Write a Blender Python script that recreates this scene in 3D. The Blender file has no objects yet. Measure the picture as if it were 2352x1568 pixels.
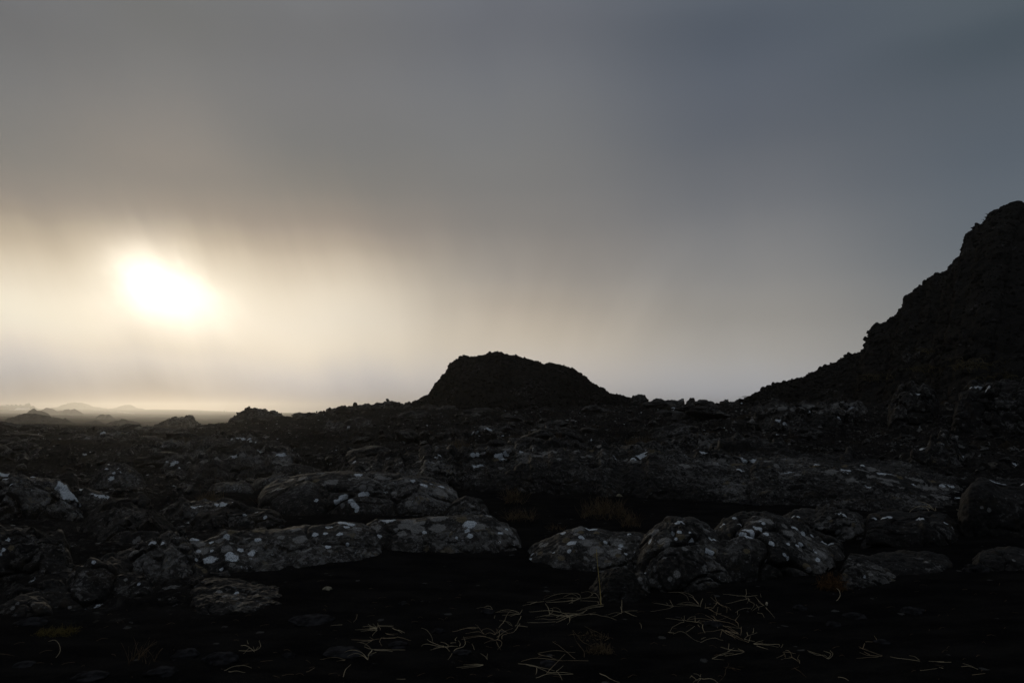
import bpy, math, random
import numpy as np
from math import radians

# ------------------------------------------------------------------ set-up
scene = bpy.context.scene
col = scene.collection
CAM_Z = 1.5
F = 1568.0           # picture units per unit tangent (24 mm lens, 2352 units wide)
P0, Q0 = 1176.0, 942.0
rng = np.random.default_rng(7)
random.seed(7)

# ------------------------------------------------------------------ noise
_perm = np.random.default_rng(11).permutation(256).astype(np.int64)
_perm = np.concatenate([_perm, _perm, _perm])
_g = np.random.default_rng(5).normal(size=(256, 3))
_g /= np.linalg.norm(_g, axis=1)[:, None]


def perlin(p):
    i = np.floor(p).astype(np.int64)
    f = p - i
    i &= 255
    u = f * f * f * (f * (f * 6 - 15) + 10)
    out = 0
    for dx in (0, 1):
        wx = u[:, 0] if dx else 1 - u[:, 0]
        a = _perm[i[:, 0] + dx]
        for dy in (0, 1):
            wy = u[:, 1] if dy else 1 - u[:, 1]
            b = _perm[a + i[:, 1] + dy]
            for dz in (0, 1):
                wz = u[:, 2] if dz else 1 - u[:, 2]
                g = _g[_perm[b + i[:, 2] + dz]]
                d = g[:, 0] * (f[:, 0] - dx) + g[:, 1] * (f[:, 1] - dy) + g[:, 2] * (f[:, 2] - dz)
                out = out + wx * wy * wz * d
    return out * 1.5


def fbm(p, n=4, gain=0.5):
    s, a = 0, 1.0
    q = p.copy()
    for k in range(n):
        s = s + a * perlin(q + 17.3 * k)
        q = q * 2.03
        a *= gain
    return s


def billow(p, n=3, gain=0.5):
    s, a = 0, 1.0
    q = p.copy()
    for k in range(n):
        s = s + a * (np.abs(perlin(q + 9.1 * k)) - 0.25)
        q = q * 2.1
        a *= gain
    return s


def voronoi(p, flat=False):
    i = np.floor(p).astype(np.int64)
    f = p - i
    n = len(p)
    f1 = np.full(n, 9.0)
    f2 = np.full(n, 9.0)
    cid = np.zeros(n, dtype=np.int64)
    for dx in (-1, 0, 1):
        for dy in (-1, 0, 1):
            for dz in ((0,) if flat else (-1, 0, 1)):
                h = _perm[_perm[_perm[(i[:, 0] + dx) & 255] + ((i[:, 1] + dy) & 255)] + ((i[:, 2] + dz) & 255)]
                jx = _perm[h] / 255.0
                jy = _perm[h + 57] / 255.0
                jz = 0.5 if flat else _perm[h + 131] / 255.0
                d = (dx + jx - f[:, 0]) ** 2 + (dy + jy - f[:, 1]) ** 2
                if not flat:
                    d = d + (dz + jz - f[:, 2]) ** 2
                d = np.sqrt(d)
                m = d < f1
                f2 = np.where(m, f1, np.minimum(f2, d))
                cid = np.where(m, h, cid)
                f1 = np.minimum(f1, d)
    return f1, f2, _perm[cid + 200] / 255.0


def sstep(a, b, x):
    t = np.clip((x - a) / (b - a), 0, 1)
    return t * t * (3 - 2 * t)


# ------------------------------------------------------------------ ground
TY = np.array([3, 10, 14, 18, 25, 32, 40, 50, 60, 80, 150, 300, 700, 1500, 2500, 3000, 4000, 24000.])
TP = np.array([-400, 100, 400, 600, 784, 930, 1200, 1500, 1750, 2000, 2352, 2800.])
far = [-5, -6, -6.5, -7, -9, -10, -12]
TZ = np.array([
    [0, 0, .05, .1, .15, .15, .15, .1, 0, -.3, -1.4, -2.6, -4.2, -4.0, 7, 13, -9, -12],
    [0, 0, .05, .1, .15, .15, .15, .1, 0, -.3, -1.4, -2.6, -4.2, -4.0, 7, 12.5, -9, -12],
    [0, 0, .05, .1, .15, .2, .15, 0, -.3, -.8, -2.2, -4.2, -6.5, -6.0, 3, 8.5, -9, -12],
    [0, 0, .1, .2, .4, .6, .75, .85, .5, -.5, -2.6, -4.5, -7.0, -7, -7, -9, -11, -12],
    [0, 0, .1, .25, .5, .8, 1.1, 1.35, 1.2, 0, -3] + far,
    [0, 0, .1, .3, .6, .95, 1.4, 1.8, 1.9, 1.5, -3] + far,
    [0, 0, .1, .35, .75, 1.1, 1.5, 1.85, 2.1, 2.0, -2] + far,
    [0, 0, .1, .35, .8, 1.2, 1.6, 1.9, 1.9, 1.0, -3] + far,
    [0, 0, .1, .4, .9, 1.4, 1.75, 1.85, 1.5, 0, -3] + far,
    [0, 0, .2, .5, 1.2, 1.8, 2.2, 2.4, 2, 0, -3] + far,
    [0, .05, .35, .8, 2.0, 3, 4, 4, 3, 0, -3] + far,
    [0, .05, .35, .8, 2.0, 3, 4, 4, 3, 0, -3] + far,
])


def base_z(x, y):
    yy = np.maximum(y, 0.5)
    t = np.clip(P0 + F * x / yy, -400, 2800)
    ly = np.log(np.maximum(yy, 3.0))
    lt = np.log(TY)
    cols = np.stack([np.interp(ly, lt, r) for r in TZ])
    k = np.clip(np.searchsorted(TP, t, side='right') - 1, 0, len(TP) - 2)
    u = (t - TP[k]) / (TP[k + 1] - TP[k])
    u = u * u * (3 - 2 * u) * 0.5 + u * 0.5
    n = np.arange(len(yy))
    return cols[k, n] * (1 - u) + cols[k + 1, n] * u


def lava_mask(x, y):
    p = np.stack([x * .5, y * .5, np.full_like(x, 3.7)], 1)
    far_l = sstep(10.8, 15.0, y + 2.2 * perlin(p))
    left_l = .85 * sstep(4.7, 6.2, y + .6 * perlin(p * 2)) * sstep(.34, .46, -x / np.maximum(y, .5) + .08 * perlin(p))
    return np.maximum(far_l, left_l)


def ground(x, y, detail=True):
    x = np.atleast_1d(np.asarray(x, float))
    y = np.atleast_1d(np.asarray(y, float))
    z = base_z(x, y)
    r = np.hypot(x, y)
    L = lava_mask(x, y)
    c = np.zeros_like(x)

    def P(sx, sy, s):
        return np.stack([x / sx, y / sy, c + s], 1)
    near = 1 - sstep(120, 400, r)
    # wind-laid sand and grit in front
    z = z + (1 - L) * (0.05 * fbm(P(2.2, 1.5, .3), 3) + 0.012 * fbm(P(.25, .14, 4.3), 3) * (1 - sstep(8, 20, r)))
    # ropy hummocks, broken plates
    hm = 0.30 * billow(P(4.6, 2.6, 1.7), 3) + 0.16 * billow(P(1.3, .8, 8.2), 3)
    wx = x + .5 * perlin(P(1.1, 1.1, 2.2))
    wy = y + .5 * perlin(P(1.1, 1.1, 6.2))
    f1, f2, cr = voronoi(np.stack([wx / 1.9, wy / 1.1, c], 1), flat=True)
    edge = sstep(0.0, 0.16, f2 - f1)
    plate = 0.22 * (cr - .5) * edge - 0.10 * (1 - edge)
    f1b, f2b, crb = voronoi(np.stack([wx / .55 + 40, wy / .40, c], 1), flat=True)
    plate2 = 0.10 * (crb - .5) * sstep(0, .2, f2b - f1b) - .04 * (1 - sstep(0, .2, f2b - f1b))
    fine = 0.045 * fbm(P(.22, .16, 5.1), 3)
    z = z + L * near * ((.45 + .55 * sstep(10, 16, y)) * (hm + plate) + 0 * plate2 + 0 * fine * (1 - sstep(30, 60, r)))
    # thin flow layers weathered into low ledges, then the small broken bits on top
    stp = .10 + .0022 * np.minimum(r, 60)
    zz = z + .05 * perlin(P(2.5, 2.5, 12.1))
    k = zz / stp
    fr = k - np.floor(k)
    ter = (np.floor(k) + sstep(.55, .95, fr)) * stp
    z = z + .75 * L * (1 - sstep(50, 95, r)) * (ter - zz)
    z = z + L * near * ((.45 + .55 * sstep(10, 16, y)) * .75 * plate2 * (1 - sstep(50, 110, r)) + fine * (1 - sstep(30, 60, r)))
    # far field
    z = z + sstep(90, 300, r) * (1 - sstep(2600, 4500, r)) * (1.8 * billow(P(60, 40, 3.1), 3) + 1.0 * billow(P(16, 12, 7.7), 3)) * (.35 + .65 * sstep(150, 700, r))
    return z


def ray_xz(Pq, Qq, Y):
    return (Pq - P0) / F * Y, CAM_Z + (Q0 - Qq) / F * Y


_ys = np.exp(np.linspace(math.log(2.8), math.log(4000), 5000))


def pix2ground(Pq, Qq):
    xs = (Pq - P0) / F * _ys
    zs = CAM_Z + (Q0 - Qq) / F * _ys
    g = ground(xs, _ys)
    k = np.nonzero(zs < g)[0]
    k = k[0] if len(k) else len(_ys) - 1
    return np.array([xs[k], _ys[k], g[k]])


# ------------------------------------------------------------------ nodes
class NT:
    def __init__(s, tree):
        s.t = tree
        s.n = tree.nodes
        s.l = tree.links

    def new(s, kind, **kw):
        n = s.n.new(kind)
        for k, v in kw.items():
            setattr(n, k, v)
        return n

    def put(s, sock, v):
        if hasattr(v, 'is_output') or isinstance(v, bpy.types.NodeSocket):
            s.l.new(v, sock)
        elif v is not None:
            sock.default_value = v

    def math(s, op, a, b=None, c=None, clamp=False):
        n = s.new('ShaderNodeMath', operation=op, use_clamp=clamp)
        for i, v in enumerate((a, b, c)):
            if v is not None:
                s.put(n.inputs[i], v)
        return n.outputs[0]

    def noise(s, vec, scale, detail=3, rough=.55, out=0, dist=0.0):
        n = s.new('ShaderNodeTexNoise')
        s.put(n.inputs['Vector'], vec)
        n.inputs['Scale'].default_value = scale
        n.inputs['Detail'].default_value = detail
        n.inputs['Roughness'].default_value = rough
        n.inputs['Distortion'].default_value = dist
        return n.outputs[out]

    def vor(s, vec, scale, feature='F1'):
        n = s.new('ShaderNodeTexVoronoi', feature=feature)
        s.put(n.inputs['Vector'], vec)
        n.inputs['Scale'].default_value = scale
        return n

    def mapr(s, v, a, b, c=0., d=1., smooth=True):
        n = s.new('ShaderNodeMapRange', interpolation_type='SMOOTHSTEP' if smooth else 'LINEAR')
        s.put(n.inputs[0], v)
        for i, k in enumerate((a, b, c, d)):
            s.put(n.inputs[i + 1], k)
        return n.outputs[0]

    def mix(s, f, a, b, mode='MIX'):
        n = s.new('ShaderNodeMix', data_type='RGBA', blend_type=mode)
        s.put(n.inputs[0], f)
        for i, v in ((6, a), (7, b)):
            if isinstance(v, tuple) and len(v) == 3:
                v = v + (1.0,)
            s.put(n.inputs[i], v)
        return n.outputs[2]

    def vadd(s, a, b, scale=1.0):
        m = s.new('ShaderNodeVectorMath', operation='MULTIPLY_ADD')
        s.put(m.inputs[0], b)
        m.inputs[1].default_value = (scale,) * 3
        s.put(m.inputs[2], a)
        return m.outputs[0]

    def vmul(s, a, v):
        m = s.new('ShaderNodeVectorMath', operation='MULTIPLY')
        s.put(m.inputs[0], a)
        m.inputs[1].default_value = v
        return m.outputs[0]


def new_mat(name):
    m = bpy.data.materials.new(name)
    m.use_nodes = True
    t = NT(m.node_tree)
    b = m.node_tree.nodes['Principled BSDF']
    b.inputs['Specular IOR Level'].default_value = 0.0
    b.inputs['Roughness'].default_value = 1.0
    return m, t, b


LW, LG, LB = (.50, .55, .60), (.17, .17, .168), (.10, .083, .052)


def spots(t, vec, scale, thresh, rmax):
    """ragged lichen discs scattered by cell; returns mask and a tone value"""
    v = t.vor(vec, scale)
    rag = t.noise(vec, scale * 3.2, 4, .75)
    sep = t.new('ShaderNodeSeparateColor')
    t.l.new(v.outputs['Color'], sep.inputs[0])
    on = t.mapr(sep.outputs[0], thresh, 1.0, 0.0, rmax, smooth=False)
    m = t.math('SUBTRACT', on, v.outputs['Distance'])
    m = t.math('ADD', m, t.math('MULTIPLY', t.math('SUBTRACT', rag, .5), 1.0))
    m = t.math('MULTIPLY', t.mapr(m, 0.0, 0.06), t.math('GREATER_THAN', on, .03))
    return m, sep.outputs[1]


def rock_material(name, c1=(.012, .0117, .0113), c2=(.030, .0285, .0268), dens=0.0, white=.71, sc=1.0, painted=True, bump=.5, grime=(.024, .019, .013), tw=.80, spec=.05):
    m, t, b = new_mat(name)
    b.inputs['Specular IOR Level'].default_value = spec
    b.inputs['Roughness'].default_value = .72
    tc = t.new('ShaderNodeTexCoord')
    v = tc.outputs['Object']
    n1 = t.noise(v, 2.3, 5)
    n2 = t.noise(v, 24, 4, .65)
    base = t.mix(t.mapr(n1, .35, .68), c1, c2)
    base = t.mix(t.mapr(n2, .50, .64, 0, .75), base, (c2[0] * 1.9, c2[1] * 1.85, c2[2] * 1.75))
    base = t.mix(t.mapr(t.noise(v, 60, 2), .40, .62, .75, 0), base, (.014, .014, .014))
    base = t.mix(t.mapr(t.noise(v, 3.7, 4), .55, .72, 0, .6), base, grime)
    region = t.noise(v, 1.1 * sc, 3)
    geo = t.new('ShaderNodeNewGeometry')
    sepn = t.new('ShaderNodeSeparateXYZ')
    t.l.new(geo.outputs['Normal'], sepn.inputs[0])
    up = t.mapr(sepn.outputs[2], -.05, .55)
    gran = t.mapr(t.noise(v, 95, 4, .8), .36, .60, .22, 1.0)

    def tonecol(x, w=.8):
        a = t.mix(t.mapr(x, .40, .62), LB, LG)
        return t.mix(t.mapr(x, w, w + .08), a, LW)
    rg = t.math('MULTIPLY', t.math('SUBTRACT', region, .5), .45)
    ug = t.math('MULTIPLY', up, gran)

    def crust(scale, th, colr, amt, off, wd=.025):
        mp = t.new('ShaderNodeVectorMath', operation='ADD')
        t.l.new(v, mp.inputs[0])
        mp.inputs[1].default_value = (off, off * 1.7, off * .6)
        n = t.math('ADD', t.noise(mp.outputs[0], scale * sc, 7, .70), rg)
        k = t.math('MULTIPLY', t.mapr(n, th + dens, th + dens + wd), ug)
        return t.mix(t.math('MULTIPLY', k, amt), base, colr)
    base = crust(5.5, .585, (.062, .059, .052), .8, 3.1, .05)
    base = crust(9.0, .562, (.080, .079, .077), .9, 7.7)
    base = crust(19., .575, (.13, .13, .13), .9, 11.3)
    base = crust(6.5, .640, LB, .8, 17.9)
    base = crust(4.2, white, LW, 1.0, 23.5)
    base = crust(15., white - .01, LW, .9, 31.1)
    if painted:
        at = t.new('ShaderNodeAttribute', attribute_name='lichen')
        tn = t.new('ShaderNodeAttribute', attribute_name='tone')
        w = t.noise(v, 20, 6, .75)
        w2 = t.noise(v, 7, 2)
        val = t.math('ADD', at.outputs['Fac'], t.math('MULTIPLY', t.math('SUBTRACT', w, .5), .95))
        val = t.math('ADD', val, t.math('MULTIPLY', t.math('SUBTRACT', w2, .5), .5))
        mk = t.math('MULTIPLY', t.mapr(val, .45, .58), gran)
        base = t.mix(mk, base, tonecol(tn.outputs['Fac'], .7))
    t.l.new(base, b.inputs['Base Color'])
    bp = t.new('ShaderNodeBump')
    bp.inputs['Strength'].default_value = bump
    bp.inputs['Distance'].default_value = .02
    h = t.math('ADD', t.noise(v, 22, 6, .65), t.math('MULTIPLY', t.noise(v, 90, 3), .4))
    t.l.new(h, bp.inputs['Height'])
    t.l.new(bp.outputs[0], b.inputs['Normal'])
    return m


def plain_mat(name, c, rough=.9, spec=.1, var=.25, scale=40):
    m, t, b = new_mat(name)
    tc = t.new('ShaderNodeTexCoord')
    n = t.noise(tc.outputs['Object'], scale, 4)
    d = tuple(x * (1 - var) for x in c)
    e = tuple(min(1, x * (1 + var)) for x in c)
    t.l.new(t.mix(t.mapr(n, .35, .65), d, e), b.inputs['Base Color'])
    b.inputs['Roughness'].default_value = rough
    b.inputs['Specular IOR Level'].default_value = spec
    return m


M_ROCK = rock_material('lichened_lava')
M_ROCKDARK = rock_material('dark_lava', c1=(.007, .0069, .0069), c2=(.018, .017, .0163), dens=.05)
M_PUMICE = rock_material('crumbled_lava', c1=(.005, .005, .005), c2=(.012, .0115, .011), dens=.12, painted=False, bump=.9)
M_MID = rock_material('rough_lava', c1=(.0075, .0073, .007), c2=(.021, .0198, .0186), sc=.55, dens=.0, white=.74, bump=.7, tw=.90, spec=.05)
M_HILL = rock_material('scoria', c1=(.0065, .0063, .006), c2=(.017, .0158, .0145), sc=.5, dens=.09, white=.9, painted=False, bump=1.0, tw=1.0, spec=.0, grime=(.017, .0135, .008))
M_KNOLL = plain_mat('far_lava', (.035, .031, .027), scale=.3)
M_STONE = plain_mat('loose_stone', (.015, .015, .0162), scale=22, spec=.0, var=.5)
M_PEBBLE = plain_mat('pale_pebble', (.16, .15, .11), scale=60)
M_BUD = plain_mat('pale_husk', (.5, .44, .33), scale=60)
M_STRAW = plain_mat('straw', (.32, .27, .18), rough=.7, var=.35, scale=9)
M_STRAWB = plain_mat('straw_brown', (.25, .195, .125), rough=.8, var=.4, scale=9)
M_STALK = plain_mat('stalk', (.46, .35, .13), rough=.7, var=.3, scale=9)
M_DEAD = plain_mat('dead_stem', (.075, .052, .032), var=.4)
M_HILLGRASS = plain_mat('hill_straw', (.075, .062, .032), var=.4, scale=3)
M_HEATH = plain_mat('heath', (.085, .062, .036), var=.5, scale=15)
M_MOSS = plain_mat('rust_moss', (.080, .044, .020), var=.5, scale=30)
M_MOSSY = plain_mat('yellow_moss', (.075, .058, .016), var=.5, scale=30)


def ground_material():
    m, t, b = new_mat('ground_lava')
    tc = t.new('ShaderNodeTexCoord')
    v = tc.outputs['Object']
    lm = t.new('ShaderNodeAttribute', attribute_name='lava')
    fr = t.new('ShaderNodeAttribute', attribute_name='far')
    # sand and grit
    ns = t.noise(t.vmul(v, (1, 2.2, 1)), 2.0, 4)
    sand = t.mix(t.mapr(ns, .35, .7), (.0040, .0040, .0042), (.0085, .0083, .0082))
    gr = t.vor(v, 38)
    sand = t.mix(t.mapr(gr.outputs['Distance'], .05, .30, .55, 0), sand, (.0150, .0148, .0145))
    sp, tone = spots(t, v, 17, .975, .55)
    sand = t.mix(t.math('MULTIPLY', sp, .6), sand, (.06, .06, .058))
    # lava
    n1 = t.noise(t.vmul(v, (.6, 1, 1)), 1.1, 5)
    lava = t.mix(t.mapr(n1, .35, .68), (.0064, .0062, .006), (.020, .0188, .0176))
    lava = t.mix(t.mapr(t.noise(v, 11, 5, .75), .50, .66, 0, .8), lava, (.052, .050, .048))
    lava = t.mix(t.mapr(t.noise(v, 13, 4, .7), .36, .56, .85, 0), lava, (.005, .005, .005))
    lava = t.mix(t.mapr(t.noise(v, .55, 4), .56, .72, 0, .65), lava, (.020, .0155, .010))
    vw = t.vadd(v, t.noise(v, 6, 4, .7, out=1), .25)
    reg = t.noise(v, .45, 3)
    geo = t.new('ShaderNodeNewGeometry')
    sepn = t.new('ShaderNodeSeparateXYZ')
    t.l.new(geo.outputs['Normal'], sepn.inputs[0])
    up = t.mapr(sepn.outputs[2], .2, .75)
    gran = t.mapr(t.noise(v, 40, 3, .7), .35, .6, .35, 1.0)
    for sc, th, rm in ((2.1, .93, .45), (5.0, .82, .5), (12., .78, .6)):
        mk, tone = spots(t, vw, sc, t.mapr(reg, .38, .68, .99, th), rm)
        c = t.mix(t.mapr(tone, .5, .62), (.075, .069, .060), t.mix(t.mapr(tone, .88, .96), LG, LW))
        lava = t.mix(t.math('MULTIPLY', t.math('MULTIPLY', mk, up), gran), lava, c)
    mc = t.mix(lm.outputs['Fac'], sand, lava)
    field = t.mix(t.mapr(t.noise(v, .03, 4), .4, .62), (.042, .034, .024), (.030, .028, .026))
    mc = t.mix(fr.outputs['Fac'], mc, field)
    t.l.new(mc, b.inputs['Base Color'])
    bp = t.new('ShaderNodeBump')
    bp.inputs['Strength'].default_value = .7
    bp.inputs['Distance'].default_value = .02
    h = t.math('ADD', t.noise(v, 14, 6, .7), t.math('MULTIPLY', gr.outputs['Distance'], -.35))
    t.l.new(h, bp.inputs['Height'])
    t.l.new(bp.outputs[0], b.inputs['Normal'])
    return m


M_GROUND = ground_material()


# ------------------------------------------------------------------ mesh helpers
def tag(o, label=None, cat=None, group=None, kind=None):
    if label:
        o['label'] = label
    if cat:
        o['category'] = cat
    if group:
        o['group'] = group
    if kind:
        o['kind'] = kind
    return o


def mesh_np(name, V, quads, mat, attrs=None, loc=None, parent=None, smooth=True, tris=None):
    V = np.asarray(V, np.float32)
    if loc is None:
        loc = np.array([V[:, 0].mean(), V[:, 1].mean(), V[:, 2].min()])
    W = V - np.asarray(loc, np.float32)
    me = bpy.data.meshes.new(name)
    faces = np.asarray(quads, np.int32).reshape(-1, 4)
    nt = 0 if tris is None else len(tris)
    me.vertices.add(len(W))
    me.vertices.foreach_set('co', W.astype(np.float32).ravel())
    loops = faces.ravel()
    starts = np.arange(len(faces), dtype=np.int32) * 4
    if nt:
        T = np.asarray(tris, np.int32)
        starts = np.concatenate([starts, len(loops) + np.arange(nt, dtype=np.int32) * 3])
        loops = np.concatenate([loops, T.ravel()])
    me.loops.add(len(loops))
    me.loops.foreach_set('vertex_index', loops.astype(np.int32))
    me.polygons.add(len(starts))
    me.polygons.foreach_set('loop_start', starts.astype(np.int32))
    me.update(calc_edges=True)
    me.polygons.foreach_set('use_smooth', np.broadcast_to(np.asarray(smooth, bool), (len(starts),)).copy())
    for k, a in (attrs or {}).items():
        at = me.attributes.new(k, 'FLOAT', 'POINT')
        at.data.foreach_set('value', np.asarray(a, np.float32))
    me.materials.append(mat)
    o = bpy.data.objects.new(name, me)
    o.location = [float(q) for q in loc]
    col.objects.link(o)
    if parent is not None:
        o.parent = parent
        o.location = [float(q - w) for q, w in zip(loc, parent.location)]
    return o


def grid_quads(nr, nc, wrap=False):
    i = np.arange(nr - 1)[:, None]
    j = np.arange(nc if wrap else nc - 1)[None, :]
    j2 = (j + 1) % nc
    a = i * nc + j
    b = i * nc + j2
    c = (i + 1) * nc + j2
    d = (i + 1) * nc + j
    return np.stack([a + 0 * b, b, c, d], -1).reshape(-1, 4)


def grid_normals(G):
    du = np.gradient(G, axis=0)
    dv = np.gradient(G, axis=1)
    n = np.cross(du, dv)
    n /= np.linalg.norm(n, axis=2, keepdims=True) + 1e-9
    return n


def project(V):
    return P0 + F * V[:, 0] / V[:, 1], Q0 + F * (CAM_Z - V[:, 2]) / V[:, 1]


def pick(V, Pq, Qq):
    pp, qq = project(V)
    d = np.hypot(pp - Pq, qq - Qq)
    m = d < max(5.0, d.min() * 1.2)
    k = np.nonzero(m)[0]
    return V[k[np.argmin(V[k, 1] + d[k] * .05)]]


# ------------------------------------------------------------------ ground sheet
def build_ground():
    th = np.concatenate([np.linspace(-math.pi, -.80, 60, endpoint=False), np.linspace(-.80, .80, 880),
                         np.linspace(.80, math.pi, 61)[1:-1]])
    r = np.concatenate([np.exp(np.linspace(math.log(.3), math.log(3.2), 16, endpoint=False)),
                        np.exp(np.linspace(math.log(3.2), math.log(110), 700, endpoint=False)),
                        np.exp(np.linspace(math.log(110), math.log(2950), 165))])
    R, T = np.meshgrid(r, th, indexing='ij')
    x = (R * np.sin(T)).ravel()
    y = (R * np.cos(T)).ravel()
    z = ground(x, y)
    V = np.stack([x, y, z], 1)
    q = grid_quads(len(r), len(th), wrap=True)[:, ::-1]
    rr = np.hypot(x, y)
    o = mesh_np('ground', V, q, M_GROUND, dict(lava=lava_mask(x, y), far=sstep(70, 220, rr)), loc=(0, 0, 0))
    tag(o, 'black volcanic sand in front rising to a rough lava field', 'ground', kind='structure')
    return V


GV = build_ground()

# ------------------------------------------------------------------ rubble shapes
def chip(seed, nu=8, nv=6):
    r = np.random.default_rng(seed)
    u = np.linspace(0, 2 * math.pi, nu, endpoint=False)
    v = np.linspace(-1.45, 1.45, nv)
    Vv, Uu = np.meshgrid(v, u, indexing='ij')
    p = np.stack([np.cos(Vv) * np.cos(Uu), np.cos(Vv) * np.sin(Uu), np.sin(Vv)], -1).reshape(-1, 3)
    for _ in range(7):                      # knock flat faces off
        n = r.normal(size=3)
        n /= np.linalg.norm(n)
        c = r.uniform(.45, .8)
        d = p @ n
        p = p - np.outer(np.maximum(d - c, 0), n)
    p *= np.array([1.0, r.uniform(.6, .95), r.uniform(.45, .8)])
    return p


CHIPS = [chip(k) for k in range(14)]
CHIPQ = grid_quads(6, 8, wrap=True)


def chips_at(P, S, seed, tilt=.5):
    r = np.random.default_rng(seed + 900)
    VV, QQ = [], []
    for i, (c, sz) in enumerate(zip(P, S)):
        a, b, g = r.uniform(0, 6.283), r.normal(0, tilt), r.normal(0, tilt)
        ca, sa, cb, sb, cg, sg = math.cos(a), math.sin(a), math.cos(b), math.sin(b), math.cos(g), math.sin(g)
        R = np.array([[ca, -sa, 0], [sa, ca, 0], [0, 0, 1]]) @ np.array([[1, 0, 0], [0, cb, -sb], [0, sb, cb]]) @ np.array([[cg, 0, sg], [0, 1, 0], [-sg, 0, cg]])
        VV.append(CHIPS[r.integers(14)] @ R.T * sz + c)
        QQ.append(CHIPQ + 48 * i)
    return np.concatenate(VV), np.concatenate(QQ)


def rubble_on(V, n, smin, smax, seed):
    r = np.random.default_rng(seed + 500)
    k = r.integers(0, len(V), n)
    S = smin * (smax / smin) ** (r.random(n) ** 2.2) * .5
    return chips_at(V[k], S, seed)


# ------------------------------------------------------------------ rocks
rock_log = []


def ridge(name, label, cat, top, Yc, Df, Db, mat, a=2.7, b=2.0, sink=.08, amp=1.0, crack=1.0, cell=.6, rough=1.0, blocks=0.0,
          bcell=1.0, wexp=.3, step=2.0, marks=(), group=None, kind=None, nf=None, seed=0, base_only=False, fan=1.1, rubble=None, rim=0):
    top = np.array(top, float)
    for k in range(1, len(top)):
        top[k, 0] = max(top[k, 0], top[k - 1, 0] + .3)
    if np.isscalar(Yc):
        Yc = [(top[0, 0], Yc), (top[-1, 0], Yc)]
    Yc = np.array(Yc, float)
    nP = int(np.clip((top[-1, 0] - top[0, 0]) / step, 28, 620))
    arc = np.concatenate([[0], np.cumsum(np.hypot(np.diff(top[:, 0]), np.diff(top[:, 1])))])
    uu = np.linspace(0, 1, nP)
    e0 = max(4, nP // 40) / nP
    ne = 26
    de = e0 * (1 - np.cos(np.linspace(0, math.pi / 2, ne)))      # crowd columns into the steep ends
    uu = np.concatenate([de, uu[(uu > e0) & (uu < 1 - e0)], 1 - de[::-1]])
    nP = len(uu)
    Pq = np.interp(uu * arc[-1], arc, top[:, 0])
    Qq = np.interp(Pq, top[:, 0], top[:, 1])
    Yl = np.interp(Pq, Yc[:, 0], Yc[:, 1])
    xc, zc = ray_xz(Pq, Qq, Yl)
    gfun = base_z if base_only else ground
    gc = gfun(xc, Yl) - sink
    ie = np.minimum(uu, 1 - uu) / e0
    zc = gc + (zc - gc) * np.sqrt(np.clip(1 - np.clip(1 - ie, 0, 1) ** 2, 0, 1))   # ends run down into the ground
    h = np.maximum(zc - gc, .02)
    hm = h.max()
    w = np.maximum(h / hm, .03) ** wexp
    nf = nf or int(np.clip(Df / Yl.mean() * F / 1.1, 30, 190))
    nb = max(14, nf // 2)
    sd = np.sin(np.linspace(0, 1, 3000) * math.pi / 2)
    pd = (1 - sd ** a) ** (1 / b) * hm * .6

    def even(D, n):
        ln = np.concatenate([[0], np.cumsum(np.hypot(np.diff(sd) * D, np.diff(pd)))])
        return np.interp(np.linspace(0, ln[-1], n), ln, sd)
    s = np.concatenate([-even(Df, nf)[::-1], even(Db, nb + 1)[1:]])
    prof = (1 - np.abs(s) ** a) ** (1 / b)
    S = s[:, None]
    Y = Yl[None, :] + np.where(S < 0, S * Df, S * Db) * w[None, :]
    X = xc[None, :] + fan * (Pq - P0)[None, :] / F * (Y - Yl[None, :])
    g = gfun(X.ravel(), Y.ravel()).reshape(X.shape) - sink
    Z = g + (zc - gc)[None, :] * prof[:, None]
    G = np.stack([X, Y, Z], -1)
    N = grid_normals(G)
    if N[len(s) // 2, :, 2].mean() < 0:
        N = -N
    p = G.reshape(-1, 3)
    q = p + seed * 13.7
    sz = min(hm, Df) + .15
    d = amp * (.075 * sz * fbm(q / (sz * 1.1), 3) + .022 * sz * fbm(q / (sz * .28), 3))
    if crack > 0:
        qq = q + cell * .35 * np.stack([perlin(q / cell * 1.3 + 5), perlin(q / cell * 1.3 + 9), perlin(q / cell * 1.3 + 2)], 1)
        f1, f2, cr = voronoi(qq / cell)
        e = f2 - f1
        msk = sstep(-.25, .15, perlin(q / (cell * 2.2) + 31))
        d = d - crack * msk * cell * (.17 * np.exp(-(e / .045) ** 2) + .02 * np.exp(-(e / .15) ** 2)) + crack * cell * .06 * (cr - .5) * sstep(0, .15, e)
    if crack > 0:
        c2 = cell * .36
        f1, f2, cr = voronoi(qq / c2 + 7.7)
        e = f2 - f1
        m2 = sstep(-.1, .25, perlin(q / (cell * 1.4) + 57))
        d = d - crack * m2 * c2 * (.16 * np.exp(-(e / .08) ** 2)) + crack * c2 * .12 * m2 * (cr - .5) * sstep(0, .15, e)
    fs = .05 * max(1, Yl.mean() / 9)
    d = d + rough * (.20 * fs * fbm(q / fs / 1.6, 3, .65) + .10 * fs * billow(q / fs / 4.5, 2))
    if blocks > 0:
        for sc, wgt in ((bcell, 1.0), (bcell * .45, .8), (bcell * .2, .8)):
            qq = q + sc * .3 * np.stack([perlin(q / sc + 5), perlin(q / sc + 9), perlin(q / sc + 2)], 1)
            f1, f2, cr = voronoi(qq / sc)
            d = d + blocks * wgt * sc * (.55 * (cr - .5) + .45 * (.55 - f1))
    endw = np.repeat(np.clip(np.minimum(np.arange(nP), np.arange(nP)[::-1]) / 8, 0, 1)[None, :], len(s), 0).ravel()
    V = p + N.reshape(-1, 3) * (d * (.3 + .7 * endw))[:, None]
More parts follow.
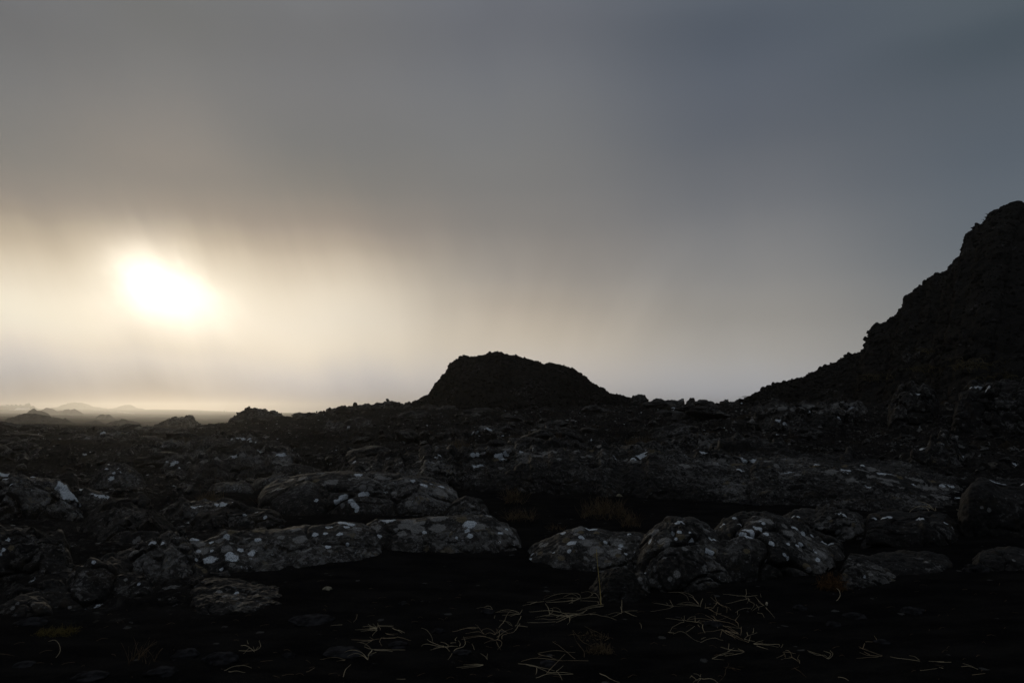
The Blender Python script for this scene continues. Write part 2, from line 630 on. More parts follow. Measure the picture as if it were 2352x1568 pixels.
    lich = np.zeros(len(V))
    tone = np.ones(len(V)) * .9
    for mk in marks:
        c = pick(V, mk[0], mk[1])
        rad = .88 * mk[2] * c[1] / F
        tn = mk[3] if len(mk) > 3 else .9
        v = 1 - np.linalg.norm(V - c, axis=1) / (2 * rad)
        mm = v > lich
        lich = np.where(mm, v, lich)
        tone = np.where(mm, tn, tone)
    if rim:                                       # crest lichen, thickened so its pale colour paints in a lit rim
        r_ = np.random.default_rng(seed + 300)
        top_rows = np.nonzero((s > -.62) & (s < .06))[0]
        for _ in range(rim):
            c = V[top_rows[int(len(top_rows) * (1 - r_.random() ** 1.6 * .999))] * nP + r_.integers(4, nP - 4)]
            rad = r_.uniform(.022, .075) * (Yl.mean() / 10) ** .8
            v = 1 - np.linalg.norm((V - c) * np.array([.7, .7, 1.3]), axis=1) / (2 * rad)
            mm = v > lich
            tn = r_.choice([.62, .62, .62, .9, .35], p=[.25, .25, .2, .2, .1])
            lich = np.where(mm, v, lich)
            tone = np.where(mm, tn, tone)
    quads = grid_quads(len(s), nP)
    nq = len(quads)
    Vs = V
    if rubble:
        rv, rq = rubble_on(V[:int(len(s) * .75) * nP], rubble[0], rubble[1], rubble[2], seed)
        quads = np.concatenate([quads, rq + len(V)])
        V = np.concatenate([V, rv])
        lich = np.concatenate([lich, np.zeros(len(rv))])
        tone = np.concatenate([tone, np.zeros(len(rv))])
    smo = np.arange(len(quads)) < nq
    loc = (float(xc.mean()), float(Yl.mean()), float(gc.mean() + sink))
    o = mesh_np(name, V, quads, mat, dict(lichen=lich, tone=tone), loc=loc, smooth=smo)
    V = Vs
    tag(o, label, cat, group, kind)
    rock_log.append((label, round(float((zc - gc - sink).max()), 2), round(float(Yl.mean()), 1)))
    return o, V


G_, B_ = .62, .35     # tones: grey and brown lichen
ROCKS = [
    # front row, from the left
    dict(label='long low slab with the biggest round white lichen disc, in the front row', top=[(352, 1348), (362, 1330), (385, 1292), (423, 1260), (470, 1242), (510, 1230), (583, 1216), (640, 1213), (700, 1210), (760, 1205), (800, 1198), (830, 1203), (862, 1218), (880, 1240)],
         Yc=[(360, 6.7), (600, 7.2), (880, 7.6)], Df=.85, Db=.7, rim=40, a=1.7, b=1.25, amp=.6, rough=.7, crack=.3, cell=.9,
         marks=[(534, 1279, 17), (528, 1272, 12), (553, 1262, 9), (577, 1271, 9), (425, 1305, 9), (419, 1320, 10), (419, 1330, 9), (384, 1321, 8, G_), (397, 1313, 5), (590, 1239, 8), (520, 1232, 8), (532, 1246, 7, G_), (644, 1232, 10, G_), (726, 1227, 9), (747, 1225, 7), (780, 1226, 9), (807, 1203, 10), (797, 1208, 9), (818, 1213, 6), (705, 1260, 12, G_), (753, 1255, 8), (757, 1264, 6, G_), (457, 1266, 8), (487, 1264, 5), (486, 1244, 6), (799, 1249, 5), (508, 1307, 5), (460, 1300, 12, B_), (470, 1310, 8, B_), (532, 1296, 8, G_)]),
    dict(label='cracked slab joining the long slab, ending in a knobbly nose above the bare sand', top=[(832, 1240), (845, 1205), (870, 1196), (917, 1193), (970, 1188), (1017, 1186), (1070, 1182), (1107, 1180), (1128, 1184), (1144, 1196), (1165, 1202), (1184, 1219), (1196, 1250)],
         Yc=[(832, 7.8), (1196, 7.7)], Df=.6, Db=.6, rim=34, a=1.7, b=1.25, amp=.7, rough=.7, crack=.5, cell=.5,
         marks=[(866, 1233, 11), (850, 1243, 8), (856, 1246, 6), (819, 1238, 6), (1073, 1219, 7), (1079, 1230, 8), (1049, 1235, 5), (975, 1222, 6), (1148, 1212, 9, G_), (1151, 1224, 5), (940, 1212, 10, G_), (970, 1200, 9, G_), (910, 1215, 8, G_)]),
    dict(label='low flat broken slab half sunk in sand below the long lichen slab', top=[(425, 1372), (440, 1350), (470, 1340), (520, 1337), (560, 1342), (600, 1348), (650, 1358), (690, 1366), (715, 1378), (728, 1392)],
         Yc=5.72, Df=.72, Db=.3, crack=1.5, cell=.24, a=6, sink=.03, wexp=.2, amp=.5, marks=[(543, 1361, 8), (505, 1358, 9, G_), (515, 1367, 7, G_)], mat='dark'),
    dict(label='tilted rock left of the long slab, with a white streak along its top edge', top=[(205, 1330), (222, 1300), (250, 1275), (290, 1257), (340, 1238), (390, 1222), (420, 1225), (436, 1238), (446, 1262)],
         Yc=6.8, Df=.8, Db=.5, a=1.7, b=1.25, crack=.9, cell=.45, marks=[(345, 1247, 7), (354, 1243, 7), (372, 1246, 7), (390, 1243, 4), (300, 1270, 8, G_), (330, 1268, 6, G_)]),
    dict(label='narrow steep-sided rock spur running down to the sand at far left', top=[(95, 1412), (130, 1388), (165, 1358), (200, 1322), (228, 1296), (262, 1300), (290, 1325)], Yc=6.1, Df=.75, Db=.9, fan=.3, crack=.9, cell=.4, mat='dark', marks=[(162, 1394, 5, G_), (215, 1290, 5)]),
    dict(label='small low rock with a bright worn top, cut by the left picture edge', top=[(-90, 1412), (-30, 1402), (0, 1393), (23, 1383), (45, 1377), (75, 1374), (100, 1374), (112, 1386), (120, 1402)], Yc=5.3, Df=.25, Db=.3, crack=.5, cell=.4, mat='dark', marks=[(40, 1385, 5, G_), (30, 1395, 5, G_)]),
    dict(label='big lichen-topped block at the left edge with a large tilted white face', top=[(-110, 1125), (-40, 1092), (0, 1083), (50, 1085), (62, 1094), (100, 1102), (135, 1103), (150, 1112), (165, 1125), (185, 1145), (200, 1172)],
         Yc=10.3, Df=.8, Db=.6, a=3, crack=.9, cell=.6, marks=[(140, 1110, 9), (136, 1119, 9), (150, 1117, 10), (143, 1126, 12), (158, 1128, 12), (168, 1136, 11), (150, 1134, 12), (138, 1113, 8), (141, 1122, 9), (147, 1131, 11), (155, 1136, 11), (165, 1140, 10), (150, 1141, 8), (176, 1146, 6), (154, 1122, 8), (185, 1158, 6), (10, 1088, 12), (14, 1097, 10), (23, 1110, 5), (75, 1093, 8), (100, 1155, 7, G_), (112, 1150, 8, G_), (158, 1162, 8, G_)]),
    dict(label='small wedge rock with a white upper edge, right of the white-faced block', top=[(160, 1135), (168, 1122), (182, 1117), (210, 1128), (240, 1134), (258, 1141), (266, 1160)], Yc=10.5, Df=.35, Db=.4, a=3, crack=.5, cell=.4, marks=[(210, 1133, 7), (222, 1136, 7), (233, 1138, 7), (246, 1142, 7), (187, 1124, 5)]),
    dict(label='wide dark rough rock mass at the left edge under the white-faced block', top=[(-120, 1240), (-60, 1222), (0, 1216), (60, 1213), (110, 1222), (142, 1242), (158, 1275)], Yc=7.0, Df=.9, Db=.7, crack=1, cell=.5, mat='dark', marks=[(15, 1238, 6), (5, 1262, 7), (3, 1272, 6), (24, 1258, 8, B_), (66, 1227, 6, G_), (26, 1290, 5, G_)]),
    dict(label='smooth flat slab split by dark curving cracks, right of the wedge rock', top=[(180, 1222), (215, 1178), (260, 1160), (300, 1156), (340, 1166), (385, 1196), (408, 1222)], Yc=9.2, Df=1.4, Db=.7, a=3, crack=1.6, cell=.85, amp=.5, mat='dark', marks=[(186, 1200, 8, G_), (317, 1237, 7, G_), (310, 1243, 6, G_)]),
    dict(label='rounded black stone behind the white-faced block', top=[(126, 1114), (132, 1096), (148, 1086), (165, 1088), (178, 1098), (184, 1116)], Yc=11.6, Df=.35, Db=.35, crack=0, mat='pumice'),
    dict(label='broad low dome of lava with streaked lichen, behind the other left rocks', top=[(345, 1085), (400, 1060), (467, 1047), (520, 1036), (567, 1033), (640, 1037), (700, 1050), (740, 1064), (800, 1082)], Yc=17, Df=2.0, Db=2, rim=46, amp=.5, crack=.5, cell=1.1, marks=[(538, 1045, 9), (640, 1043, 10), (650, 1045, 8), (675, 1076, 8), (690, 1078, 6), (655, 1068, 7, G_), (590, 1048, 8, G_), (500, 1052, 9, G_), (410, 1070, 7)]),
    dict(label='lumpy rock with four small white lichen flecks, left of the broad dome', top=[(205, 1105), (225, 1082), (246, 1072), (275, 1069), (305, 1076), (330, 1100)], Yc=13, Df=.7, Db=.6, crack=.7, cell=.5, marks=[(246, 1076, 6), (273, 1074, 6), (255, 1098, 7), (260, 1085, 4), (280, 1083, 4)]),
    dict(label='small smooth dome between the broad low dome and the grass stems', top=[(478, 1135), (492, 1116), (520, 1106), (555, 1104), (574, 1113), (588, 1134)], Yc=12.3, Df=.5, Db=.5, crack=.2, cell=.5),
    dict(label='small lumpy rock between the smooth dome and the large lichen dome', top=[(572, 1128), (588, 1102), (620, 1093), (655, 1091), (682, 1106), (692, 1128)], Yc=12.9, Df=.6, Db=.5, crack=.8, cell=.4),
    dict(label='narrow ledge rock with a thin white top, below the grass stems', top=[(368, 1195), (383, 1170), (420, 1161), (470, 1157), (515, 1154), (540, 1157), (560, 1178)], Yc=9.9, Df=.4, Db=.5, a=4, crack=.4, cell=.5, marks=[(514, 1157, 10), (530, 1157, 9), (498, 1158, 9), (446, 1161, 8), (460, 1161, 7)]),
    dict(label='knobbly dark rock wedged between the ledge rock and the long slab', top=[(430, 1215), (452, 1190), (480, 1177), (520, 1173), (570, 1176), (610, 1173), (640, 1182), (660, 1198), (668, 1215)], Yc=9.2, Df=.45, Db=.5, crack=1.1, cell=.35, mat='dark', marks=[(568, 1180, 9), (608, 1187, 5), (590, 1174, 6), (685, 1204, 4)]),
    dict(label='large rounded dome with a cluster of white lichen on its front', top=[(592, 1140), (610, 1122), (640, 1107), (667, 1099), (700, 1092), (733, 1088), (784, 1085), (850, 1086), (901, 1088), (945, 1091), (981, 1098), (1017, 1111), (1040, 1124), (1056, 1146)],
         Yc=10.9, Df=1.2, Db=1.0, rim=36, amp=.5, rough=.8, crack=.45, cell=.9, marks=[(776, 1152, 9), (785, 1143, 9), (793, 1140, 7), (805, 1149, 8), (813, 1156, 9), (818, 1164, 8), (819, 1173, 6), (832, 1137, 10), (842, 1134, 8), (787, 1161, 7, G_), (971, 1113, 7), (978, 1115, 6), (991, 1109, 6), (832, 1120, 9, G_), (850, 1122, 8, G_), (938, 1155, 12, G_), (905, 1130, 8, G_), (727, 1148, 6), (745, 1112, 6, G_)]),
    dict(label='small pitted rock at the right foot of the large lichen dome', top=[(1022, 1178), (1040, 1150), (1068, 1141), (1095, 1146), (1112, 1158), (1124, 1180)], Yc=9.9, Df=.4, Db=.4, crack=.8, cell=.3, marks=[(1060, 1152, 7, G_), (1085, 1160, 8, G_)]),
    dict(label='very long low lava ridge crossing the middle of the scene', top=[(765, 1092), (811, 1064), (917, 1051), (1017, 1038), (1117, 1031), (1217, 1030), (1351, 1037), (1460, 1040), (1568, 1044), (1701, 1051), (1868, 1061), (1981, 1073), (2068, 1089), (2150, 1108), (2215, 1132), (2245, 1160)],
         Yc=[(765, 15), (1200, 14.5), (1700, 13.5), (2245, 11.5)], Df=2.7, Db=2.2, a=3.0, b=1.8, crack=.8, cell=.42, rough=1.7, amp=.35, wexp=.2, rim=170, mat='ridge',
         marks=[(1151, 1045, 9), (1162, 1043, 7), (1140, 1046, 7), (1087, 1044, 7), (1096, 1044, 6), (997, 1044, 8), (1010, 1042, 6), (1201, 1033, 9), (1222, 1032, 7), (1451, 1048, 8), (1462, 1050, 6), (1710, 1053, 9), (1725, 1053, 9), (1878, 1062, 9), (1995, 1116, 6), (1990, 1113, 4), (810, 1057, 6), (1260, 1033, 7, G_), (1340, 1043, 8, G_), (1000, 1060, 8, G_), (1600, 1056, 7, G_), (1650, 1060, 7), (1840, 1066, 7, G_)]),
    dict(label='thin dark ledge of lava peeping out behind the long ridge', top=[(1625, 1052), (1650, 1043), (1700, 1041), (1800, 1046), (1900, 1053), (1981, 1062), (2060, 1074), (2130, 1090), (2201, 1108), (2238, 1128)], Yc=[(1625, 15.6), (2238, 13)], Df=.8, Db=1, crack=.6, cell=.7, mat='dark', a=4),
    dict(label='rounded grey rock with green-brown crust, behind the tall upright stalk', top=[(1172, 1318), (1196, 1285), (1224, 1257), (1260, 1238), (1284, 1227), (1310, 1217), (1335, 1212), (1354, 1218), (1372, 1213), (1400, 1219), (1440, 1222), (1470, 1226), (1495, 1242), (1510, 1275)],
         Yc=7.1, Df=.75, Db=.7, rim=24, a=1.7, b=1.25, amp=.7, crack=.5, cell=.55, marks=[(1335, 1233, 8), (1390, 1245, 6), (1427, 1253, 8), (1424, 1259, 5), (1420, 1240, 7, G_), (1443, 1226, 8), (1307, 1266, 6), (1272, 1269, 4), (1437, 1271, 5), (1220, 1270, 6), (1420, 1273, 10, B_), (1370, 1272, 8, B_), (1250, 1252, 12, G_), (1370, 1222, 9, B_), (1335, 1220, 9, B_), (1300, 1240, 10, B_), (1290, 1280, 10, B_), (1240, 1270, 9, B_), (1345, 1280, 6, G_)]),
    dict(label='tall humped boulder with two white lichen patches side by side, in front-row centre', top=[(1432, 1330), (1462, 1268), (1480, 1236), (1500, 1212), (1530, 1197), (1560, 1192), (1590, 1195), (1612, 1206), (1640, 1228), (1665, 1240), (1690, 1262), (1712, 1290), (1735, 1330)],
         Yc=6.7, Df=.85, Db=.7, rim=20, crack=.8, cell=.55, marks=[(1555, 1198, 9), (1568, 1198, 9), (1492, 1243, 8), (1495, 1235, 6, G_), (1587, 1242, 9), (1583, 1222, 5), (1624, 1264, 9), (1632, 1268, 8), (1668, 1262, 8), (1675, 1270, 8), (1572, 1260, 8, G_), (1546, 1226, 6), (1553, 1236, 5), (1560, 1230, 14, B_), (1553, 1319, 9, G_), (1539, 1328, 7, G_), (1632, 1238, 6), (1642, 1239, 6), (1530, 1250, 10, G_), (1480, 1317, 5), (1525, 1280, 8, G_), (1620, 1305, 9, G_)]),
    dict(label='little crusted lump at the left foot of the humped boulder', top=[(1440, 1350), (1452, 1330), (1470, 1319), (1484, 1326), (1494, 1350)], Yc=5.85, Df=.2, Db=.25, crack=.4, cell=.25, marks=[(1468, 1327, 9, G_)]),
    dict(label='broad boulder with the largest blue-white lichen map, above the rust-red moss', top=[(1628, 1262), (1645, 1210), (1662, 1193), (1690, 1185), (1730, 1182), (1780, 1188), (1801, 1193), (1830, 1208), (1850, 1222), (1880, 1234), (1905, 1243), (1925, 1255), (1938, 1280), (1946, 1310)],
         Yc=7.05, Df=1.0, Db=.7, rim=26, crack=.9, cell=.6, marks=[(1706, 1227, 9), (1718, 1228, 11), (1730, 1230, 10), (1714, 1216, 11), (1724, 1219, 9), (1742, 1214, 10), (1735, 1210, 7), (1757, 1224, 8), (1699, 1201, 9), (1745, 1195, 6), (1755, 1200, 6), (1801, 1205, 9, G_), (1806, 1210, 6, G_), (1771, 1247, 8), (1830, 1252, 5), (1838, 1249, 6), (1812, 1249, 5), (1823, 1240, 8, G_), (1846, 1225, 6), (1866, 1229, 7), (1895, 1242, 8), (1908, 1247, 9), (1890, 1278, 10, G_), (1875, 1268, 7), (1880, 1285, 7), (1803, 1274, 6), (1810, 1282, 6), (1853, 1299, 11, B_), (1857, 1306, 9, G_), (1759, 1287, 6, G_), (1687, 1188, 6), (1840, 1262, 6, G_), (1715, 1265, 8, B_)]),
    dict(label='split low rock right of the rust-red moss', top=[(1922, 1340), (1934, 1295), (1945, 1274), (1970, 1278), (2000, 1289), (2040, 1301), (2070, 1318), (2095, 1345)], Yc=6.3, Df=.55, Db=.5, crack=1.1, cell=.4, marks=[(1950, 1280, 8, G_), (1975, 1295, 7, G_), (2000, 1318, 6, G_), (1985, 1325, 5)]),
    dict(label='smooth dark whaleback behind the split rock', top=[(1972, 1304), (2005, 1279), (2050, 1272), (2100, 1273), (2140, 1280), (2178, 1292), (2205, 1310)], Yc=6.6, Df=.5, Db=.5, crack=.2, cell=.5, mat='dark', marks=[(2128, 1289, 6, G_)]),
    dict(label='rock shelf with a bright top edge behind the broad boulder', top=[(1790, 1205), (1825, 1183), (1870, 1181), (1900, 1172), (1940, 1175), (1965, 1183), (1987, 1202), (1996, 1235)], Yc=8.3, Df=.5, Db=.6, a=4, crack=.9, cell=.5, marks=[(1820, 1184, 6), (1833, 1184, 6), (1886, 1210, 9, G_), (1925, 1177, 8), (1938, 1180, 8), (1925, 1222, 8, G_), (1956, 1228, 7, G_), (1905, 1190, 6, G_)]),
    dict(label='big square dark block with a pale rim on top, near the right side', top=[(1976, 1262), (1987, 1208), (1995, 1190), (2050, 1183), (2128, 1187), (2170, 1192), (2195, 1207), (2212, 1226), (2226, 1262)], Yc=8.0, Df=.6, Db=.7, a=5, b=2.2, crack=.7, cell=.6, mat='dark', marks=[(2010, 1190, 9), (2028, 1188, 9), (2042, 1186, 8), (2105, 1190, 7), (2118, 1191, 7), (2175, 1198, 6), (2190, 1210, 5)]),
    dict(label='tall dark block with a white top patch, cut by the right picture edge', top=[(2192, 1250), (2212, 1175), (2226, 1125), (2240, 1104), (2255, 1099), (2275, 1098), (2305, 1108), (2340, 1108), (2380, 1105), (2450, 1125), (2500, 1220)], Yc=8.7, Df=.9, Db=.9, a=4, crack=1.0, cell=.7, mat='dark', marks=[(2280, 1102, 7), (2292, 1106, 8), (2305, 1110, 6), (2346, 1111, 7), (2272, 1170, 6, G_), (2255, 1165, 5, G_)]),
    dict(label='low dark rock in front of the tall block at the right edge', top=[(2228, 1298), (2252, 1273), (2290, 1264), (2330, 1263), (2390, 1272), (2440, 1298)], Yc=6.6, Df=.4, Db=.5, crack=.7, cell=.4, mat='dark', marks=[(2328, 1285, 5, G_)]),
    dict(label='black crumbling clinker heap touching the humped boulder, beside the tall stalk', top=[(1352, 1372), (1370, 1338), (1395, 1319), (1430, 1312), (1455, 1322), (1474, 1345), (1486, 1376)], Yc=5.8, Df=.4, Db=.35, crack=1.2, cell=.12, rough=2.2, mat='pumice'),
    dict(label='tilted slab with a sharp upper edge under the dark mass at the left edge', top=[(-90, 1345), (-20, 1318), (60, 1300), (130, 1293), (180, 1301), (212, 1330)], Yc=6.35, Df=.55, Db=.5, a=1.7, b=1.25, crack=1.0, cell=.4, rim=10, mat='dark', marks=[(45, 1312, 5, .62)]),
    dict(label='small jagged block between the rock spur and the tilted rock', top=[(238, 1352), (262, 1322), (300, 1312), (330, 1324), (352, 1350)], Yc=5.95, Df=.35, Db=.4, a=1.8, b=1.3, crack=1.0, cell=.25, mat='dark', marks=[(290, 1330, 5, .62), (318, 1340, 4)]),
    dict(label='thin low flake of rock in front of the tilted slab at far left', top=[(10, 1362), (60, 1343), (110, 1340), (150, 1350), (170, 1368)], Yc=5.65, Df=.3, Db=.3, a=1.8, b=1.3, crack=.8, cell=.25, mat='dark'),
    # middle distance
    dict(label='long thin lava rib slanting up from the left edge', top=[(-80, 1058), (0, 1051), (100, 1047), (200, 1040), (330, 1028), (420, 1018), (505, 1012), (540, 1022)], Yc=[(-80, 20), (540, 24)], Df=2.2, Db=2, rim=30, a=1.8, b=1.3, crack=.8, cell=1.2, mat='mid', marks=[(18, 1052, 7), (40, 1051, 6, .62), (240, 1043, 6, .62)]),
    dict(label='short lava rib above the slanting one on the left slope', top=[(20, 1026), (90, 1018), (160, 1012), (230, 1010), (300, 1006), (345, 1012)], Yc=31, Df=2.2, Db=2, rim=30, a=1.8, b=1.3, crack=.8, cell=1.3, mat='mid', marks=[(140, 1018, 7), (210, 1032, 7), (75, 1020, 5)]),
    dict(label='flat lava ledge below the base of the central mound', top=[(880, 984), (940, 974), (1020, 966), (1100, 963), (1180, 962), (1250, 967), (1300, 978)], Yc=37, Df=2.6, Db=2, rim=30, a=1.8, b=1.3, crack=.8, cell=1.5, mat='mid', marks=[(1020, 963, 8), (1040, 964, 6, .62), (1115, 962, 5), (1200, 967, 5, .62)]),
    dict(label='long tilted lava ledge below the skyline saddle', top=[(1270, 966), (1340, 956), (1420, 950), (1500, 945), (1560, 940), (1640, 945), (1710, 960)], Yc=37, Df=2.6, Db=2, rim=30, a=1.8, b=1.3, crack=.8, cell=1.5, mat='mid', marks=[(1492, 941, 9), (1508, 941, 7), (1546, 939, 6), (1284, 962, 6), (1405, 968, 6, .62)]),
    dict(label='low smooth hump of lava between the saddle ledge and the long ridge', top=[(1490, 1024), (1530, 1006), (1580, 999), (1630, 1002), (1665, 1018)], Yc=19, Df=1.4, Db=1.2, crack=.6, cell=.8, mat='mid', marks=[(1545, 1004, 5, .62)]),
    dict(label='broken lava shelf in the middle of the slope under the flat ledge', top=[(915, 1008), (1010, 993), (1120, 988), (1250, 987), (1330, 993), (1380, 1006)], Yc=24, Df=2.0, Db=2, rim=30, a=1.8, b=1.3, crack=1, cell=1.0, mat='mid', marks=[(1095, 992, 5), (1280, 990, 5, .62)]),
    dict(label='faint lava rib on the dark slope above the tall block', top=[(2095, 1030), (2150, 1010), (2200, 1016), (2240, 1036), (2275, 1060)], Yc=15.5, Df=1.2, Db=1.2, rim=30, a=1.8, b=1.3, crack=.8, cell=.9, mat='mid', marks=[(2165, 1014, 5, .62)]),
    dict(label='lichen-streaked rib right of the white-faced slab pile', top=[(600, 1006), (680, 988), (760, 977), (840, 977), (905, 990)], Yc=31, Df=2.4, Db=2, rim=30, a=1.8, b=1.3, crack=.9, cell=1.2, mat='mid', marks=[(700, 990, 6), (720, 985, 5), (765, 980, 7, .62), (800, 980, 6)]),
    dict(label='long sloping slab flecked with lichen at the foot of the right-hand hill', top=[(1690, 972), (1725, 958), (1780, 946), (1835, 938), (1890, 930), (1935, 924), (1965, 926), (1990, 942), (2015, 972)], Yc=26, Df=3.2, Db=2, rim=50, crack=1, cell=1.0, mat='mid', marks=[(1787, 964, 7), (1800, 972, 6), (1930, 955, 7), (1815, 976, 6, G_), (1885, 982, 8, G_)]),
    dict(label='lumpy outcrop just behind the long ridge, left of its twin', top=[(1618, 1050), (1636, 1024), (1665, 1014), (1700, 1010), (1728, 1012), (1740, 1025), (1750, 1046)], Yc=16.8, Df=1.0, Db=1, crack=1, cell=.6, mat='mid', marks=[(1705, 1014, 6, G_), (1725, 1016, 5, G_)]),
    dict(label='lower lumpy outcrop behind the long ridge, right of its twin', top=[(1700, 1050), (1718, 1031), (1760, 1025), (1795, 1028), (1816, 1050)], Yc=16.2, Df=.9, Db=1, crack=1, cell=.6, mat='mid', marks=[(1755, 1030, 6, G_)]),
    dict(label='rough outcrop where the right-hand hill meets the saddle', top=[(1716, 955), (1740, 932), (1775, 925), (1805, 927), (1826, 952)], Yc=31, Df=2, Db=1.5, crack=1, cell=1, mat='mid', marks=[(1785, 930, 5, G_), (1808, 928, 5)]),
    dict(label='grey rock set in the grassy lower flank of the right-hand hill', top=[(2045, 930), (2068, 905), (2100, 895), (2130, 894), (2150, 922)], Yc=23, Df=1.6, Db=1.5, crack=1, cell=.8, mat='mid', marks=[(2108, 900, 6), (2095, 905, 6, G_)]),
    dict(label='rock with a white V-shaped fleck at the right edge below the hill', top=[(2200, 915), (2232, 892), (2258, 892), (2280, 882), (2330, 876), (2390, 878), (2460, 905)], Yc=21, Df=1.8, Db=1.5, crack=1, cell=.9, mat='mid', marks=[(2228, 885, 6), (2240, 887, 6), (2252, 891, 5), (2262, 893, 5), (2270, 887, 5)]),
    dict(label='broken slab pile with several white faces on the left slope', top=[(488, 1018), (505, 1000), (535, 994), (555, 1001), (575, 999), (600, 1011), (616, 1026)], Yc=26, Df=2.0, Db=1.5, crack=1.3, cell=.9, mat='mid', marks=[(530, 1002, 7), (545, 1000, 6), (558, 1006, 7), (570, 1003, 6), (580, 1009, 7), (592, 1013, 6), (520, 1030, 6), (512, 1040, 5)]),
    dict(label='jagged crag topped by three knobs on the left skyline', top=[(515, 982), (533, 970), (547, 957), (560, 948), (564, 942), (570, 940), (579, 940), (584, 945.5), (590, 944), (597, 946.5), (604, 946), (612, 943.5), (619, 945), (622, 952), (632, 951), (643, 953), (655, 962), (680, 972)], Yc=52, Df=2.6, Db=2.6, crack=0, blocks=.2, bcell=.8, mat='mid', wexp=.5, fan=.4, rubble=(300, .12, .45)),
    dict(label='low jagged knob left of the three-knobbed crag', top=[(335, 990), (375, 975), (393, 964), (413, 958), (428, 957), (438, 966), (463, 974), (490, 990)], Yc=85, Df=4, Db=4, crack=0, blocks=.25, bcell=1.2, mat='mid', wexp=.6, fan=.4, rubble=(260, .18, .6)),
    dict(label='rough crest of lava left of the central mound', top=[(690, 962), (720, 951), (784, 944), (800, 937), (817, 931), (850, 928), (880, 929), (905, 927), (927, 928), (945, 932), (968, 944)], Yc=50, Df=4, Db=4, crack=.8, cell=1.4, blocks=.3, bcell=1.0, mat='mid', wexp=.6, rubble=(500, .15, .6), marks=[(765, 965, 6), (775, 970, 6), (850, 942, 4)]),
    dict(label='single block standing on the skyline right of the central mound', top=[(1444, 932), (1453, 913), (1468, 908), (1480, 910), (1487, 930)], Yc=48, Df=.8, Db=.8, crack=0, blocks=.4, bcell=.5, mat='mid', rubble=(60, .12, .4)),
    dict(label='dark stump of rock on the skyline saddle', top=[(1570, 942), (1577, 925), (1588, 918), (1598, 924), (1606, 933), (1630, 940)], Yc=45, Df=.8, Db=.8, crack=0, blocks=.45, bcell=.5, mat='mid', rubble=(60, .12, .4)),
    dict(label='ragged rock at the foot of the right-hand hill on the saddle', top=[(1656, 944), (1667, 926), (1684, 923), (1695, 928), (1706, 942)], Yc=44, Df=.8, Db=.8, crack=0, blocks=.45, bcell=.5, mat='mid', rubble=(60, .12, .4)),
    dict(label='flat ledge of rock on the skyline between mound and saddle', top=[(1488, 934), (1505, 922), (1530, 920), (1568, 920), (1574, 934)], Yc=47, Df=1.2, Db=1.2, crack=.6, cell=.8, mat='mid', a=4),
]
M_RIDGE = rock_material('ridge_lava', c1=(.008, .0078, .0076), c2=(.021, .020, .0188), sc=1.0, dens=.012, white=.72, bump=.8)
MATS = dict(rock=M_ROCK, ridge=M_RIDGE, dark=M_ROCKDARK, pumice=M_PUMICE, mid=M_MID)
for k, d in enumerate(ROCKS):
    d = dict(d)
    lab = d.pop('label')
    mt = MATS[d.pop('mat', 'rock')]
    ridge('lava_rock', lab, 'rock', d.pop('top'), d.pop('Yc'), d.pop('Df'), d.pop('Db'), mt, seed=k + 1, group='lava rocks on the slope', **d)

# ------------------------------------------------------------------ hills
R7 = [(280, 1430), (300, 1408), (350, 1410), (360, 1390), (420, 1375), (500, 1340), (515, 1325), (560, 1310), (615, 1290), (640, 1290), (700, 1270), (740, 1248), (800, 1235), (870, 1205), (900, 1185), (960, 1160), (1000, 1140), (1060, 1110), (1120, 1085), (1150, 1065), (1175, 1055), (1190, 1020), (1200, 985), (1220, 960), (1226, 935), (1260, 905), (1310, 880), (1345, 865), (1360, 845), (1390, 840), (1400, 820), (1424, 800), (1426, 770), (1440, 740), (1460, 715), (1510, 690), (1514, 655), (1590, 635), (1600, 615), (1625, 590), (1645, 572), (1700, 550), (1730, 540), (1735, 510), (1770, 490), (1775, 470), (1820, 440), (1838, 395), (1841, 360), (1850, 330), (1855, 290), (1900, 270), (1945, 245), (1965, 230), (1975, 205), (2030, 165), (2080, 130), (2130, 110), (2165, 97), (2215, 95), (2230, 118)]
hill_top = [(1568 + a * .3516, 428.75 + b * .3516) for a, b in R7] + [(2450, 470), (2600, 520), (2800, 680), (3050, 900), (3150, 960)]
HILL, HILLV = ridge('hill', 'steep dark scoria hillside with a stepped edge rising at the right', 'hill', hill_top, [(1660, 46), (2000, 46), (2352, 47), (3150, 47)], 22, 20, M_HILL, a=1.0, b=.95, sink=.3, amp=.05, crack=0,
                    rough=.6, blocks=.42, bcell=.9, wexp=.8, step=1.9, rubble=(10000, .10, .55), kind='structure', nf=260, seed=60, base_only=True)
R2 = [(430, 425), (450, 410), (500, 385), (550, 355), (610, 325), (630, 285), (665, 240), (700, 205), (735, 165), (750, 120), (780, 95), (850, 68), (890, 75), (930, 72), (990, 65), (1020, 50), (1050, 42), (1090, 45), (1110, 58), (1160, 55), (1200, 65), (1270, 85), (1330, 100), (1400, 122), (1440, 118), (1480, 125), (1530, 135), (1560, 150), (1600, 155), (1640, 185), (1690, 215), (1740, 265), (1800, 295), (1830, 315), (1900, 340), (1960, 352), (2000, 366), (2060, 385)]
MOUND, MOUNDV = ridge('hill', 'dark rounded scoria mound with a blunt flat-topped summit in the centre', 'hill', [(784 + a / 3, 796 + b / 3) for a, b in R2], 49, 8, 8, M_HILL, a=1.6, b=1.1, sink=.3, amp=.06, crack=0,
                      rough=.5, blocks=.34, bcell=.75, wexp=.6, step=1.5, rubble=(7000, .08, .42), kind='structure', nf=170, seed=70, base_only=True)
